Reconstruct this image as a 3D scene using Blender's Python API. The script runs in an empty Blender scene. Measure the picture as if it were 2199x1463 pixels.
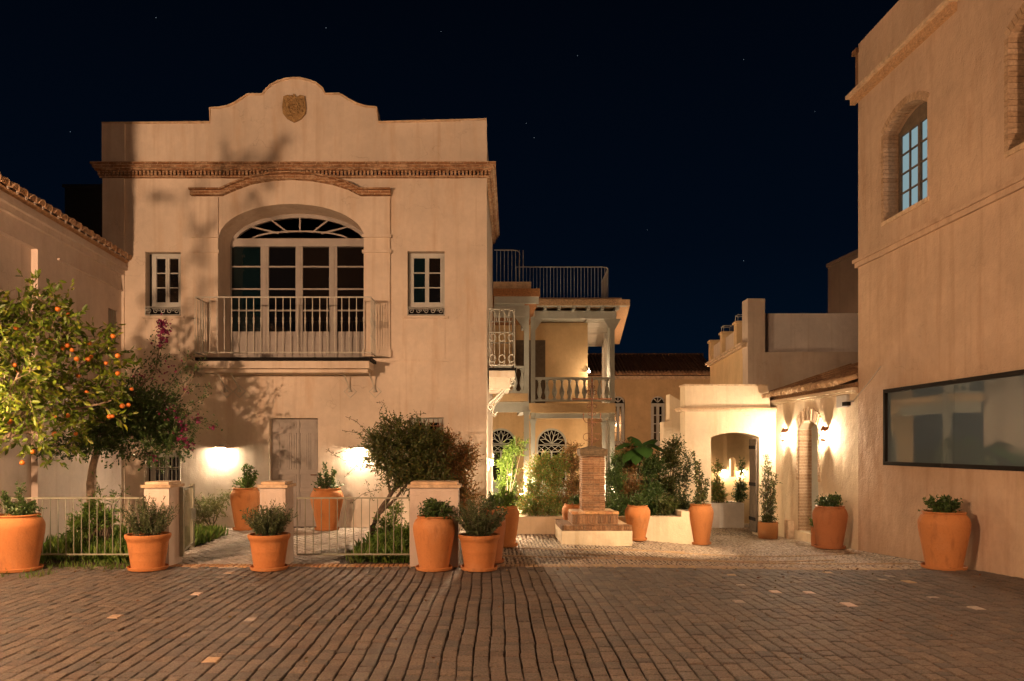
import bpy, math, random
import numpy as np
from mathutils import Vector
from mathutils.geometry import tessellate_polygon
random.seed(7)
RNG = np.random.default_rng(11)
R = math.radians
PI = math.pi
sc = bpy.context.scene
col = sc.collection

# ---------------------------------------------------------------- camera
FPX, VX, VY, CH = 1600.0, 1045.0, 960.0, 1.6        # focal length in photo pixels, vanishing point, eye height
cam = bpy.data.cameras.new('camera'); camo = bpy.data.objects.new('camera', cam); col.objects.link(camo)
camo.location = (0, 0, CH); camo.rotation_euler = (R(90), 0, 0)
cam.sensor_width = 36; cam.lens = 36 * FPX / 2199
cam.shift_x = (1099.5 - VX) / 2199; cam.shift_y = (VY - 731.5) / 2199
cam.clip_start = .05; cam.clip_end = 4000
sc.camera = camo
# ---------------------------------------------------------------- world: clear night sky
w = bpy.data.worlds.new('World'); sc.world = w; w.use_nodes = True
nt = w.node_tree; bg = nt.nodes['Background']
tc = nt.nodes.new('ShaderNodeTexCoord'); sp = nt.nodes.new('ShaderNodeSeparateXYZ'); cr = nt.nodes.new('ShaderNodeValToRGB')
nt.links.new(tc.outputs['Generated'], sp.inputs[0]); nt.links.new(sp.outputs['Z'], cr.inputs[0]); nt.links.new(cr.outputs[0], bg.inputs[0])
cr.color_ramp.elements[0].position = 0.0; cr.color_ramp.elements[0].color = (.0009, .0056, .0145, 1)
cr.color_ramp.elements[1].position = .62; cr.color_ramp.elements[1].color = (.0003, .0009, .0025, 1)
e = cr.color_ramp.elements.new(.25); e.color = (.0006, .0027, .0072, 1)
bg.inputs[1].default_value = 1.0
# ---------------------------------------------------------------- exposure, engine
sc.view_settings.view_transform = 'Standard'; sc.view_settings.look = 'None'
sc.view_settings.exposure = 0; sc.view_settings.gamma = 1
sc.render.engine = 'CYCLES'
sc.cycles.use_denoising = True
sc.cycles.sample_clamp_indirect = 4
sc.cycles.max_bounces = 6; sc.cycles.diffuse_bounces = 4; sc.cycles.glossy_bounces = 3; sc.cycles.transmission_bounces = 4
STREET = (1.0, .59, .335); WARM = (1.0, .70, .42)
P_LEFT = 3950; P_RIGHT = 1450; P_REAR = 1300; P_SIDE = 170; P_FLANK = 520; P_FLOOD = 3700

def point_light(name, loc, power, color, radius, parent=None):
    l = bpy.data.lights.new(name, 'POINT'); l.energy = power; l.color = color; l.shadow_soft_size = radius
    o = bpy.data.objects.new(name, l); col.objects.link(o); o.location = loc
    if parent: o.parent = parent; o.location = Vector(loc) - wloc(parent)
    return o

# ---------------------------------------------------------------- helpers
def px(x, y, Y): return Vector(((x - VX) * Y / FPX, Y, CH - (y - VY) * Y / FPX))
def pX(x, Y): return (x - VX) * Y / FPX
def pZ(y, Y): return CH - (y - VY) * Y / FPX
def sstep(t): t = min(1, max(0, t)); return t * t * (3 - 2 * t)
def g(x, y):                                            # the paving falls away towards the back right corner
    return -.052 * min(max(y - 9.1, 0), 8) * sstep((x - 1.2) / 3.6)
def wloc(o):
    v = Vector((0, 0, 0))
    while o is not None: v += o.location; o = o.parent
    return v
def tag(o, label=None, cat=None, group=None, kind=None):
    if label: o['label'] = label
    if cat: o['category'] = cat
    if group: o['group'] = group
    if kind: o['kind'] = kind
    return o
def thing(name, label, cat, loc=(0, 0, 0), group=None):
    o = bpy.data.objects.new(name, None); col.objects.link(o); o.location = loc; o.empty_display_size = .2
    return tag(o, label, cat, group)

class Pl:                                               # a wall plane: u along the wall, v up, w outwards
    def __init__(s, O, d, n): s.O = Vector(O); s.d = Vector(d).normalized(); s.n = Vector(n).normalized()
    def pt(s, u, v, w=0): return s.O + s.d * u + Vector((0, 0, v)) + s.n * w

class MB:
    def __init__(s): s.v = []; s.f = []
    def add(s, vs, fs):
        b = len(s.v); s.v += [tuple(x) for x in vs]; s.f += [tuple(b + i for i in f) for f in fs]
    def hexa(s, p): s.add(p, [(0, 3, 2, 1), (4, 5, 6, 7), (0, 1, 5, 4), (1, 2, 6, 5), (2, 3, 7, 6), (3, 0, 4, 7)])
    def box(s, x0, x1, y0, y1, z0, z1):
        s.hexa([(x0, y0, z0), (x1, y0, z0), (x1, y1, z0), (x0, y1, z0), (x0, y0, z1), (x1, y0, z1), (x1, y1, z1), (x0, y1, z1)])
    def boxp(s, P, u0, u1, v0, v1, w0, w1):
        s.hexa([P.pt(u0, v0, w1), P.pt(u1, v0, w1), P.pt(u1, v0, w0), P.pt(u0, v0, w0), P.pt(u0, v1, w1), P.pt(u1, v1, w1), P.pt(u1, v1, w0), P.pt(u0, v1, w0)])
    def foot(s, pts, z0, z1):
        n = len(pts); s.add([(x, y, z0) for x, y in pts] + [(x, y, z1) for x, y in pts],
              [tuple(range(n))[::-1], tuple(range(n, 2 * n))] + [(i, (i + 1) % n, n + (i + 1) % n, n + i) for i in range(n)])
    def prism(s, P, outer, holes, w0, w1):              # polygon with holes on a wall plane, between depths w0 < w1
        loops = [outer] + list(holes)
        flat = [p for l in loops for p in l]
        tri = tessellate_polygon([[Vector((p[0], p[1], 0)) for p in l] for l in loops])
        n = len(flat)
        vs = [P.pt(p[0], p[1], w1) for p in flat] + [P.pt(p[0], p[1], w0) for p in flat]
        fs = [tuple(t) for t in tri] + [tuple(n + i for i in t[::-1]) for t in tri]
        k = 0
        for l in loops:
            m = len(l)
            fs += [(k + i, k + (i + 1) % m, n + k + (i + 1) % m, n + k + i) for i in range(m)]
            k += m
        s.add(vs, fs)
    def ribbon(s, P, pts, t, w0, w1, closed=False):     # band of thickness t along a line on a wall plane
        q = [Vector((a, b)) for a, b in pts]; n = len(q); off = []
        for i in range(n):
            a = q[(i - 1) % n] if (i > 0 or closed) else q[i]; b = q[(i + 1) % n] if (i < n - 1 or closed) else q[i]
            d = (b - a).normalized(); off.append(Vector((-d.y, d.x)) * t / 2)
        for i in range(n if closed else n - 1):
            j = (i + 1) % n
            a0, a1, b0, b1 = q[i] - off[i], q[i] + off[i], q[j] - off[j], q[j] + off[j]
            s.hexa([P.pt(*a0, w1), P.pt(*b0, w1), P.pt(*b0, w0), P.pt(*a0, w0), P.pt(*a1, w1), P.pt(*b1, w1), P.pt(*b1, w0), P.pt(*a1, w0)])
    def tube(s, pts, r, n=6, caps=True):
        pts = [Vector(p) for p in pts]; rs = r if isinstance(r, (list, tuple)) else [r] * len(pts)
        up = Vector((.13, .21, 1)).normalized(); rings = []
        for i, p in enumerate(pts):
            d = (pts[min(i + 1, len(pts) - 1)] - pts[max(i - 1, 0)])
            d = d.normalized() if d.length > 1e-9 else Vector((0, 0, 1))
            a = d.cross(up if abs(d.dot(up)) < .95 else Vector((1, 0, 0))).normalized(); b = d.cross(a)
            rings.append([p + (a * math.cos(2 * PI * k / n) + b * math.sin(2 * PI * k / n)) * rs[i] for k in range(n)])
        fs = [(i * n + k, i * n + (k + 1) % n, (i + 1) * n + (k + 1) % n, (i + 1) * n + k) for i in range(len(pts) - 1) for k in range(n)]
        if caps: fs += [tuple(range(n))[::-1], tuple((len(pts) - 1) * n + k for k in range(n))]
        s.add([v for rr in rings for v in rr], fs)
    def lathe(s, prof, n=28, c=(0, 0, 0), wob=0):
        m = len(prof); vs = []
        for i, (r, z) in enumerate(prof):
            for k in range(n):
                a = 2 * PI * k / n; rr = r * (1 + wob * math.sin(a * 2 + i * .3))
                vs.append((c[0] + rr * math.cos(a), c[1] + rr * math.sin(a), c[2] + z))
        fs = [(i * n + k, i * n + (k + 1) % n, (i + 1) * n + (k + 1) % n, (i + 1) * n + k) for i in range(m - 1) for k in range(n)]
        fs += [tuple(range(n))[::-1], tuple((m - 1) * n + k for k in range(n))]
        s.add(vs, fs)
    def build(s, name, mat, parent=None, smooth=False, kind=None, label=None):
        off = wloc(parent) if parent else Vector((0, 0, 0))
        me = bpy.data.meshes.new(name)
        me.from_pydata([(a - off.x, b - off.y, c - off.z) for a, b, c in s.v], [], s.f); me.update()
        import bmesh
        bm = bmesh.new(); bm.from_mesh(me); bmesh.ops.recalc_face_normals(bm, faces=bm.faces); bm.to_mesh(me); bm.free()
        if smooth:
            me.polygons.foreach_set('use_smooth', [True] * len(me.polygons))
            try: me.set_sharp_from_angle(angle=R(40))
            except Exception: pass
        me.materials.append(mat)
        o = bpy.data.objects.new(name, me); col.objects.link(o)
        if parent: o.parent = parent
        if kind: o['kind'] = kind
        if label: o['label'] = label
        return o

def arc(cx, cy, rx, ry, a0, a1, n): return [(cx + rx * math.cos(R(a0 + (a1 - a0) * i / n)), cy + ry * math.sin(R(a0 + (a1 - a0) * i / n))) for i in range(n + 1)]
def rect(a, b, c, d): return [(a, c), (b, c), (b, d), (a, d)]
def arch(a, b, c, spring, rise, n=14):                  # opening: flat base, elliptic or segmental head
    return [(a, c), (b, c)] + arc((a + b) / 2, spring, (b - a) / 2, rise, 0, 180, n)
def seg_arch(a, b, c, spring, rise, n=12):
    hw = (b - a) / 2; r = (hw * hw + rise * rise) / (2 * rise); A = math.degrees(math.asin(hw / r))
    return [(a, c), (b, c)] + arc((a + b) / 2, spring + rise - r, r, r, 90 - A, 90 + A, n)

# ---------------------------------------------------------------- materials
def new_mat(name):
    m = bpy.data.materials.new(name); m.use_nodes = True
    return m, m.node_tree, m.node_tree.nodes['Principled BSDF']
def N(nt, t, **k):
    n = nt.nodes.new(t)
    for a, b in k.items():
        if a in n.inputs: n.inputs[a].default_value = b
        else: setattr(n, a, b)
    return n
def mixc(nt, f, a, b, mode='MIX'):
    m = nt.nodes.new('ShaderNodeMix'); m.data_type = 'RGBA'; m.blend_type = mode
    for i, v in ((0, f), (6, a), (7, b)):
        if hasattr(v, 'links') or hasattr(v, 'is_linked'): nt.links.new(v, m.inputs[i])
        else: m.inputs[i].default_value = v if i == 0 else (*v, 1)
    return m.outputs[2]
def ramp(nt, src, p0, p1, inv=False):
    r = nt.nodes.new('ShaderNodeMapRange'); r.inputs[1].default_value = p0; r.inputs[2].default_value = p1
    if inv: r.inputs[3].default_value = 1; r.inputs[4].default_value = 0
    nt.links.new(src, r.inputs[0]); return r.outputs[0]
def pos(nt, sc3=(1, 1, 1)):
    gq = nt.nodes.new('ShaderNodeNewGeometry'); mp = nt.nodes.new('ShaderNodeMapping'); mp.inputs['Scale'].default_value = sc3
    nt.links.new(gq.outputs['Position'], mp.inputs[0]); return mp.outputs[0]
def noise(nt, vec, scale, detail=5, rough=.6):
    n = nt.nodes.new('ShaderNodeTexNoise'); n.inputs['Scale'].default_value = scale; n.inputs['Detail'].default_value = detail; n.inputs['Roughness'].default_value = rough
    nt.links.new(vec, n.inputs['Vector']); return n.outputs[0]
def bump(nt, bs, h, dist, strength=1):
    b = nt.nodes.new('ShaderNodeBump'); b.inputs['Distance'].default_value = dist; b.inputs['Strength'].default_value = strength
    nt.links.new(h, b.inputs['Height']); nt.links.new(b.outputs[0], bs.inputs['Normal'])
def plaster(name, base, stain, amt=.5, uneven=.018):
    m, nt, bs = new_mat(name)
    p = pos(nt); big = noise(nt, p, .7, 6, .62); st = noise(nt, pos(nt, (2.2, 2.2, .33)), 1.6, 6, .65); fine = noise(nt, p, 9, 5, .7); pit = noise(nt, p, 46, 3, .6)
    c = mixc(nt, ramp(nt, big, .38, .68), base, tuple(b * .74 for b in base)); dr = noise(nt, pos(nt, (5, 5, .16)), 1.3, 4, .6); dm = nt.nodes.new('ShaderNodeMath'); dm.operation = 'MULTIPLY'; dm.inputs[1].default_value = .38; nt.links.new(ramp(nt, dr, .55, .72), dm.inputs[0]); c = mixc(nt, dm.outputs[0], c, tuple(v * .8 for v in stain))
    s1 = nt.nodes.new('ShaderNodeMath'); s1.operation = 'MULTIPLY'; s1.inputs[1].default_value = amt
    nt.links.new(ramp(nt, st, .52, .74), s1.inputs[0])
    c = mixc(nt, s1.outputs[0], c, stain)
    vo = nt.nodes.new('ShaderNodeTexVoronoi'); vo.feature = 'DISTANCE_TO_EDGE'; vo.inputs['Scale'].default_value = .55
    wp = nt.nodes.new('ShaderNodeVectorMath'); wp.operation = 'ADD'; nz_ = nt.nodes.new('ShaderNodeTexNoise'); nz_.inputs['Scale'].default_value = 2.5; nz_.inputs['Detail'].default_value = 4
    nt.links.new(p, nz_.inputs['Vector']); nt.links.new(p, wp.inputs[0]); nt.links.new(nz_.outputs['Color'], wp.inputs[1]); nt.links.new(wp.outputs[0], vo.inputs['Vector'])
    ck = nt.nodes.new('ShaderNodeMath'); ck.operation = 'MULTIPLY'; nt.links.new(ramp(nt, vo.outputs[0], .0, .007, True), ck.inputs[0]); nt.links.new(ramp(nt, big, .50, .66), ck.inputs[1])
    ck2 = nt.nodes.new('ShaderNodeMath'); ck2.operation = 'MULTIPLY'; ck2.inputs[1].default_value = .45; nt.links.new(ck.outputs[0], ck2.inputs[0]); c = mixc(nt, ck2.outputs[0], c, tuple(v * .4 for v in stain))
    s2 = nt.nodes.new('ShaderNodeMath'); s2.operation = 'MULTIPLY'; s2.inputs[1].default_value = .22
    nt.links.new(ramp(nt, fine, .4, .7), s2.inputs[0])
    c = mixc(nt, s2.outputs[0], c, tuple(b * .62 for b in base))
    nt.links.new(c, bs.inputs['Base Color']); bs.inputs['Roughness'].default_value = .93
    h = nt.nodes.new('ShaderNodeMath'); h.operation = 'MULTIPLY_ADD'; h.inputs[1].default_value = .16
    med = noise(nt, pos(nt, (1, 1, .7)), 3.2, 4, .55)
    nt.links.new(pit, h.inputs[0]); nt.links.new(med, h.inputs[2])
    bump(nt, bs, h.outputs[0], uneven)
    return m
def varied(name, cols, rough=.85, scale=14, bumpd=.004, nz=.35, spec=.3):
    """solid of stone, clay or painted wood whose tone changes from piece to piece"""
    m, nt, bs = new_mat(name)
    gq = nt.nodes.new('ShaderNodeNewGeometry'); oi = nt.nodes.new('ShaderNodeObjectInfo')
    ad = nt.nodes.new('ShaderNodeMath'); ad.operation = 'ADD'; nt.links.new(gq.outputs['Random Per Island'], ad.inputs[0]); nt.links.new(oi.outputs['Random'], ad.inputs[1])
    fr = nt.nodes.new('ShaderNodeMath'); fr.operation = 'FRACT'; nt.links.new(ad.outputs[0], fr.inputs[0])
    cr = nt.nodes.new('ShaderNodeValToRGB'); nt.links.new(fr.outputs[0], cr.inputs[0])
    els = cr.color_ramp.elements
    els[0].color = (*cols[0], 1); els[0].position = 0; els[1].color = (*cols[-1], 1); els[1].position = 1
    for i, c in enumerate(cols[1:-1]): e = els.new((i + 1) / (len(cols) - 1)); e.color = (*c, 1)
    n = noise(nt, pos(nt), scale, 6, .7)
    f = nt.nodes.new('ShaderNodeMapRange'); f.inputs[1].default_value = .3; f.inputs[2].default_value = .7; f.inputs[3].default_value = 1 - nz; f.inputs[4].default_value = 1 + nz * .6
    nt.links.new(n, f.inputs[0])
    vm = nt.nodes.new('ShaderNodeVectorMath'); vm.operation = 'SCALE'; nt.links.new(cr.outputs[0], vm.inputs[0]); nt.links.new(f.outputs[0], vm.inputs['Scale'])
    nt.links.new(vm.outputs[0], bs.inputs['Base Color']); bs.inputs['Roughness'].default_value = rough; bs.inputs['Specular IOR Level'].default_value = spec
    bump(nt, bs, noise(nt, pos(nt), scale * 3, 4, .6), bumpd)
    return m
def leafmat(name, cols, trans=.35):
    m, nt, bs = new_mat(name)
    gq = nt.nodes.new('ShaderNodeNewGeometry'); cr = nt.nodes.new('ShaderNodeValToRGB'); nt.links.new(gq.outputs['Random Per Island'], cr.inputs[0])
    els = cr.color_ramp.elements; els[0].color = (*cols[0], 1); els[1].color = (*cols[-1], 1)
    for i, c in enumerate(cols[1:-1]): e = els.new((i + 1) / (len(cols) - 1)); e.color = (*c, 1)
    nt.links.new(cr.outputs[0], bs.inputs['Base Color']); bs.inputs['Roughness'].default_value = .42; bs.inputs['Specular IOR Level'].default_value = .45
    tr = nt.nodes.new('ShaderNodeBsdfTranslucent'); nt.links.new(cr.outputs[0], tr.inputs[0])
    mx = nt.nodes.new('ShaderNodeMixShader'); mx.inputs[0].default_value = trans
    nt.links.new(bs.outputs[0], mx.inputs[1]); nt.links.new(tr.outputs[0], mx.inputs[2]); nt.links.new(mx.outputs[0], nt.nodes['Material Output'].inputs[0])
    return m
def glass(name, c, rough=.03, ior=1.5, spec=.5):
    m, nt, bs = new_mat(name); bs.inputs['Base Color'].default_value = (*c, 1); bs.inputs['Roughness'].default_value = rough; bs.inputs['IOR'].default_value = ior
    bs.inputs['Specular IOR Level'].default_value = spec
    return m
def emit(name, c, s):
    m, nt, bs = new_mat(name); bs.inputs['Base Color'].default_value = (0, 0, 0, 1); bs.inputs['Emission Color'].default_value = (*c, 1); bs.inputs['Emission Strength'].default_value = s; return m

M = {}
M['plaster'] = plaster('plaster', (.70, .59, .48), (.50, .34, .21), .65)
M['plaster_left'] = plaster('plaster_left', (.60, .49, .41), (.44, .32, .22), .35)
M['plaster_right'] = plaster('plaster_right', (.55, .39, .27), (.38, .24, .15), .7, .05)
M['plaster_gate'] = plaster('plaster_gate', (.74, .60, .42), (.55, .40, .22), .4, .03)
M['plaster_yellow'] = plaster('plaster_yellow', (.66, .47, .26), (.50, .34, .17), .4)
M['plaster_grey'] = plaster('plaster_grey', (.62, .50, .40), (.42, .28, .18), .6)
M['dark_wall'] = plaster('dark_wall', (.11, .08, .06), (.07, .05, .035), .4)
M['plaster_pale'] = plaster('plaster_pale', (.74, .66, .60), (.60, .48, .38), .3)
M['moulding'] = varied('moulding', [(.62, .47, .32), (.52, .36, .22)], .9, 7, .006, .4)
M['brick'] = varied('brick', [(.36, .15, .07), (.46, .22, .10), (.28, .11, .05), (.50, .30, .16)], .9, 30, .004, .5)
def terracotta(name, a, pale_, dark):
    m, nt, bs = new_mat(name); p = pos(nt); oi = nt.nodes.new('ShaderNodeObjectInfo')
    n1 = noise(nt, p, 2.2, 7, .65); n2 = noise(nt, pos(nt, (3, 3, .8)), 3.5, 5, .6); n3 = noise(nt, p, 40, 4, .7)
    c = mixc(nt, oi.outputs['Random'], a, tuple(v * k for v, k in zip(a, (1.12, 1.25, 1.5)))); f = nt.nodes.new('ShaderNodeMath'); f.operation = 'MULTIPLY'; f.inputs[1].default_value = .4; nt.links.new(ramp(nt, n1, .52, .74), f.inputs[0]); c = mixc(nt, f.outputs[0], c, pale_)
    f = nt.nodes.new('ShaderNodeMath'); f.operation = 'MULTIPLY'; f.inputs[1].default_value = .6; nt.links.new(ramp(nt, n2, .54, .76), f.inputs[0]); c = mixc(nt, f.outputs[0], c, dark)
    f = nt.nodes.new('ShaderNodeMath'); f.operation = 'MULTIPLY'; f.inputs[1].default_value = .3; nt.links.new(ramp(nt, n3, .5, .75), f.inputs[0]); c = mixc(nt, f.outputs[0], c, dark)
    nt.links.new(c, bs.inputs['Base Color']); bs.inputs['Roughness'].default_value = .85; bump(nt, bs, n3, .006); return m
def weathered(name, a, b_, c_):
    m, nt, bs = new_mat(name); p = pos(nt); n1 = noise(nt, pos(nt, (1, 1, 2.5)), 2.6, 7, .7); n2 = noise(nt, p, 16, 5, .7)
    br = nt.nodes.new('ShaderNodeTexBrick'); br.inputs['Scale'].default_value = 1; br.inputs['Brick Width'].default_value = .24; br.inputs['Row Height'].default_value = .05; br.inputs['Mortar Size'].default_value = .006
    br.inputs['Color1'].default_value = (*a, 1); br.inputs['Color2'].default_value = (*b_, 1); br.inputs['Mortar'].default_value = (*c_, 1)
    sx = nt.nodes.new('ShaderNodeSeparateXYZ'); cb = nt.nodes.new('ShaderNodeCombineXYZ'); ad = nt.nodes.new('ShaderNodeMath'); nt.links.new(p, sx.inputs[0]); nt.links.new(sx.outputs[0], ad.inputs[0]); nt.links.new(sx.outputs[1], ad.inputs[1]); nt.links.new(ad.outputs[0], cb.inputs[0]); nt.links.new(sx.outputs[2], cb.inputs[1]); nt.links.new(cb.outputs[0], br.inputs[0])
    c = mixc(nt, ramp(nt, n1, .45, .66), br.outputs[0], c_); c = mixc(nt, ramp(nt, n2, .42, .75), c, tuple(x * .35 for x in a))
    nt.links.new(c, bs.inputs['Base Color']); bs.inputs['Roughness'].default_value = .92; bump(nt, bs, n2, .02); return m
M['terracotta'] = terracotta('terracotta', (.40, .142, .036), (.47, .26, .13), (.18, .065, .022))
M['terracotta_red'] = terracotta('terracotta_red', (.36, .13, .045), (.42, .22, .12), (.18, .065, .025))
M['cornice_brick'] = weathered('cornice_brick', (.33, .16, .07), (.25, .115, .05), (.52, .37, .24))
M['ochre_brick'] = varied('ochre_brick', [(.40, .21, .09), (.50, .28, .12), (.34, .16, .07), (.56, .38, .22)], .9, 26, .004, .5)
M['soft_brick'] = varied('soft_brick', [(.45, .31, .20), (.38, .25, .15), (.50, .35, .23)], .92, 26, .005, .4)
M['cap_stone'] = varied('cap_stone', [(.12, .08, .045), (.10, .07, .04)], .95, 18, .012, .7)
M['old_brick'] = varied('old_brick', [(.24, .125, .06), (.18, .09, .045), (.30, .17, .09), (.12, .07, .04)], .92, 30, .005, .6)
M['tile'] = varied('tile', [(.40, .23, .12), (.50, .33, .20), (.30, .17, .10), (.42, .29, .19)], .9, 18, .006, .5)
M['roof_dark'] = varied('roof_dark', [(.10, .05, .035), (.13, .07, .045), (.07, .04, .03)], .9, 18, .006, .4)
M['sett'] = varied('sett', [(.128, .100, .080), (.158, .122, .095), (.090, .074, .062), (.190, .142, .105), (.140, .098, .072), (.10, .088, .076)], .62, 55, .022, .75, .5)
M['sett_light'] = varied('sett_light', [(.38, .32, .27), (.44, .38, .32), (.30, .25, .21), (.40, .34, .27)], .8, 26, .007, .4)
M['pale_stone'] = varied('pale_stone', [(.62, .48, .40), (.50, .37, .29)], .7, 22, .004, .25)
M['warm_sett'] = varied('warm_sett', [(.42, .29, .16), (.34, .24, .17)], .75, 22, .006, .3)
M['pebble'] = varied('pebble', [(.36, .28, .19), (.46, .37, .27), (.26, .19, .14), (.54, .45, .35)], .6, 40, .003, .3, .5)
M['paint'] = varied('paint', [(.42, .43, .40), (.46, .46, .43)], .55, 5, .001, .1)
M['paint_pink'] = varied('paint_pink', [(.34, .31, .28), (.37, .33, .30)], .6, 6, .002, .12)
M['paint_blue'] = varied('paint_blue', [(.38, .40, .36), (.42, .43, .39)], .6, 5, .001, .12)
M['iron_light'] = varied('iron_light', [(.46, .44, .38), (.5, .48, .42)], .5, 9, .001, .15)
M['iron_green'] = varied('iron_green', [(.22, .21, .15), (.25, .24, .17)], .55, 9, .001, .2)
M['iron_rust'] = varied('iron_rust', [(.22, .09, .045), (.15, .07, .04)], .8, 30, .002, .4)
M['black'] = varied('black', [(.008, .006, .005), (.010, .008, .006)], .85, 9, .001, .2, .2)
M['cctv'] = varied('cctv', [(.45, .43, .40), (.5, .48, .45)], .5, 9, .001, .1)
M['wood_dark'] = varied('wood_dark', [(.10, .075, .055), (.13, .10, .07)], .75, 9, .002, .3)
M['glass_dark'] = glass('glass_dark', (.006, .006, .007))
M['glass_teal'] = glass('glass_teal', (.004, .011, .013))
M['glass_brown'] = glass('glass_brown', (.011, .008, .006))
M['glass_big'] = glass('glass_big', (.095, .13, .15), .03, 2.3, .7)
M['pane_lit'] = emit('pane_lit', (.52, .78, .84), .42)
M['lamp'] = emit('lamp', (1, .76, .50), 3600)
M['lamp_side'] = emit('lamp_side', (1, .77, .52), 4600)
M['lamp_flank'] = emit('lamp_flank', (1, .78, .54), 9000)
M['lamp_small'] = emit('lamp_small', (1, .76, .50), 60)
M['niche'] = emit('niche', (1, .74, .42), 2.2)
M['street_glass'] = emit('street_glass', (1, .6, .3), 4)
M['soil'] = varied('soil', [(.050, .034, .022), (.065, .045, .028)], .95, 30, .02, .5)
M['bark'] = varied('bark', [(.26, .19, .13), (.20, .14, .10)], .9, 24, .008, .5)
M['bark_dark'] = varied('bark_dark', [(.12, .085, .06), (.09, .065, .045)], .9, 24, .008, .5)
M['orange_fruit'] = varied('orange_fruit', [(.50, .15, .014), (.44, .115, .012)], .45, 60, .001, .08, .5)
M['leaf_orange'] = leafmat('leaf_orange', [(.09, .15, .012), (.17, .23, .02), (.055, .10, .010), (.27, .28, .025)], .35)
M['leaf_dark'] = leafmat('leaf_dark', [(.040, .085, .02), (.075, .13, .028), (.028, .06, .016), (.10, .15, .035)], .25)
M['leaf_olive'] = leafmat('leaf_olive', [(.06, .09, .022), (.10, .12, .028), (.036, .060, .016), (.16, .12, .03)], .25)
M['leaf_red'] = leafmat('leaf_red', [(.19, .065, .022), (.09, .085, .024), (.25, .10, .028), (.065, .07, .02)], .25)
M['leaf_photinia'] = leafmat('leaf_photinia', [(.10, .18, .03), (.16, .23, .04), (.07, .13, .025), (.32, .16, .05), (.12, .20, .04)], .3)
M['leaf_rosemary'] = leafmat('leaf_rosemary', [(.060, .085, .032), (.095, .12, .045), (.036, .055, .020)], .15)
M['leaf_fresh'] = leafmat('leaf_fresh', [(.09, .17, .02), (.14, .22, .035), (.055, .11, .016)], .35)
M['leaf_pale'] = leafmat('leaf_pale', [(.20, .22, .08), (.28, .26, .12), (.13, .17, .05)], .4)
M['petal'] = leafmat('petal', [(.22, .018, .085), (.16, .012, .06), (.28, .04, .12)], .3)
M['banana'] = leafmat('banana', [(.030, .080, .016), (.04, .095, .02)], .3)
M['grass'] = leafmat('grass', [(.10, .19, .022), (.07, .13, .016), (.14, .22, .03), (.16, .16, .05)], .4)

def mk_ground():
    m, nt, bs = new_mat('ground_earth'); n = noise(nt, pos(nt), 3, 7, .7); n2 = noise(nt, pos(nt), 60, 4, .7)
    c = mixc(nt, ramp(nt, n, .35, .7), (.032, .022, .014), (.11, .065, .030))
    nt.links.new(c, bs.inputs['Base Color']); bs.inputs['Roughness'].default_value = .95; bump(nt, bs, n2, .012); return m
M['earth'] = mk_ground()
def mk_stone():
    m, nt, bs = new_mat('crest_stone'); n = noise(nt, pos(nt), 14, 6, .7)
    nt.links.new(mixc(nt, ramp(nt, n, .35, .65), (.46, .30, .13), (.28, .17, .07)), bs.inputs['Base Color']); bs.inputs['Roughness'].default_value = .95
    bump(nt, bs, n, .06); return m
M['crest'] = mk_stone()

# ================================================================ GROUND
xs = sorted(set([-400, -150, -60, -30, -16] + [x * .5 for x in range(-20, 21)] + [16, 30, 60, 150, 400]))
ys = sorted(set([-60, -20, -8, 0, 4, 8] + [9 + .5 * k for k in range(18)] + [20, 25, 35, 60, 150, 500]))
mb = MB()
mb.v = [(x, y, g(x, y) - .021) for y in ys for x in xs]
nx = len(xs); mb.f = [(j * nx + i, j * nx + i + 1, (j + 1) * nx + i + 1, (j + 1) * nx + i) for j in range(len(ys) - 1) for i in range(nx - 1)]
ground = mb.build('ground', M['earth'], kind='structure', smooth=True)

def block_mesh(lx, ly, h, ch, seed):
    """one worn stone: chamfered, slightly crooked block, top at z=0"""
    r = random.Random(seed); j = lambda a: r.uniform(-a, a)
    base = [(-lx / 2, -ly / 2), (lx / 2, -ly / 2), (lx / 2, ly / 2), (-lx / 2, ly / 2)]
    q = [(x + j(.004), y + j(.006)) for x, y in base]
    vs = [(x, y, -h) for x, y in q] + [(x, y, -ch) for x, y in q]
    vs += [(x * (1 - 2 * ch / lx), y * (1 - 2 * ch / ly), j(.002)) for x, y in q] + [(0, 0, .0035)]
    fs = [(i, (i + 1) % 4, 4 + (i + 1) % 4, 4 + i) for i in range(4)] + [(4 + i, 4 + (i + 1) % 4, 8 + (i + 1) % 4, 8 + i) for i in range(4)]
    fs += [(8 + i, 8 + (i + 1) % 4, 12) for i in range(4)]
    return vs, fs
# foreground setts: long rows running away from the viewer
cand = []
W0 = .110; GAP = .010
nrow = int(14.2 / (W0 + GAP))
for i in range(nrow):
    x0 = -7.1 + i * (W0 + GAP) + random.uniform(-.0025, .0025); y = 3.9 + random.uniform(0, .18)
    ph = i * .11
    while y < 9.92:
        L = random.choice([.10, .12, .13, .14, .15, .17, .18, .20])
        if y + L > 9.96: L = 9.96 - y
        if L < .05: break
        xx = x0 + .022 * math.sin(y * .9 + ph) + .005 * math.sin(y * 4 + ph * 3)
        cy = y + L / 2
        if abs(xx - pX(1099, cy)) < .72 * cy + .4 and xx < 6.58 and xx > -6.27 - .0656 * cy + .1:
            cand.append((xx, cy, W0 + random.uniform(-.008, .005), L - .007))
        y += L
def lum(c): return c[1]
cand.sort(key=lambda c: c[1] + .0 * abs(c[0]))
vis = [c for c in cand if c[1] > 4.95 and abs((c[0] * FPX / c[1]) + VX - 1099.5) < 1150]
singles = set(id(c) for c in vis[:280])
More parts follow.
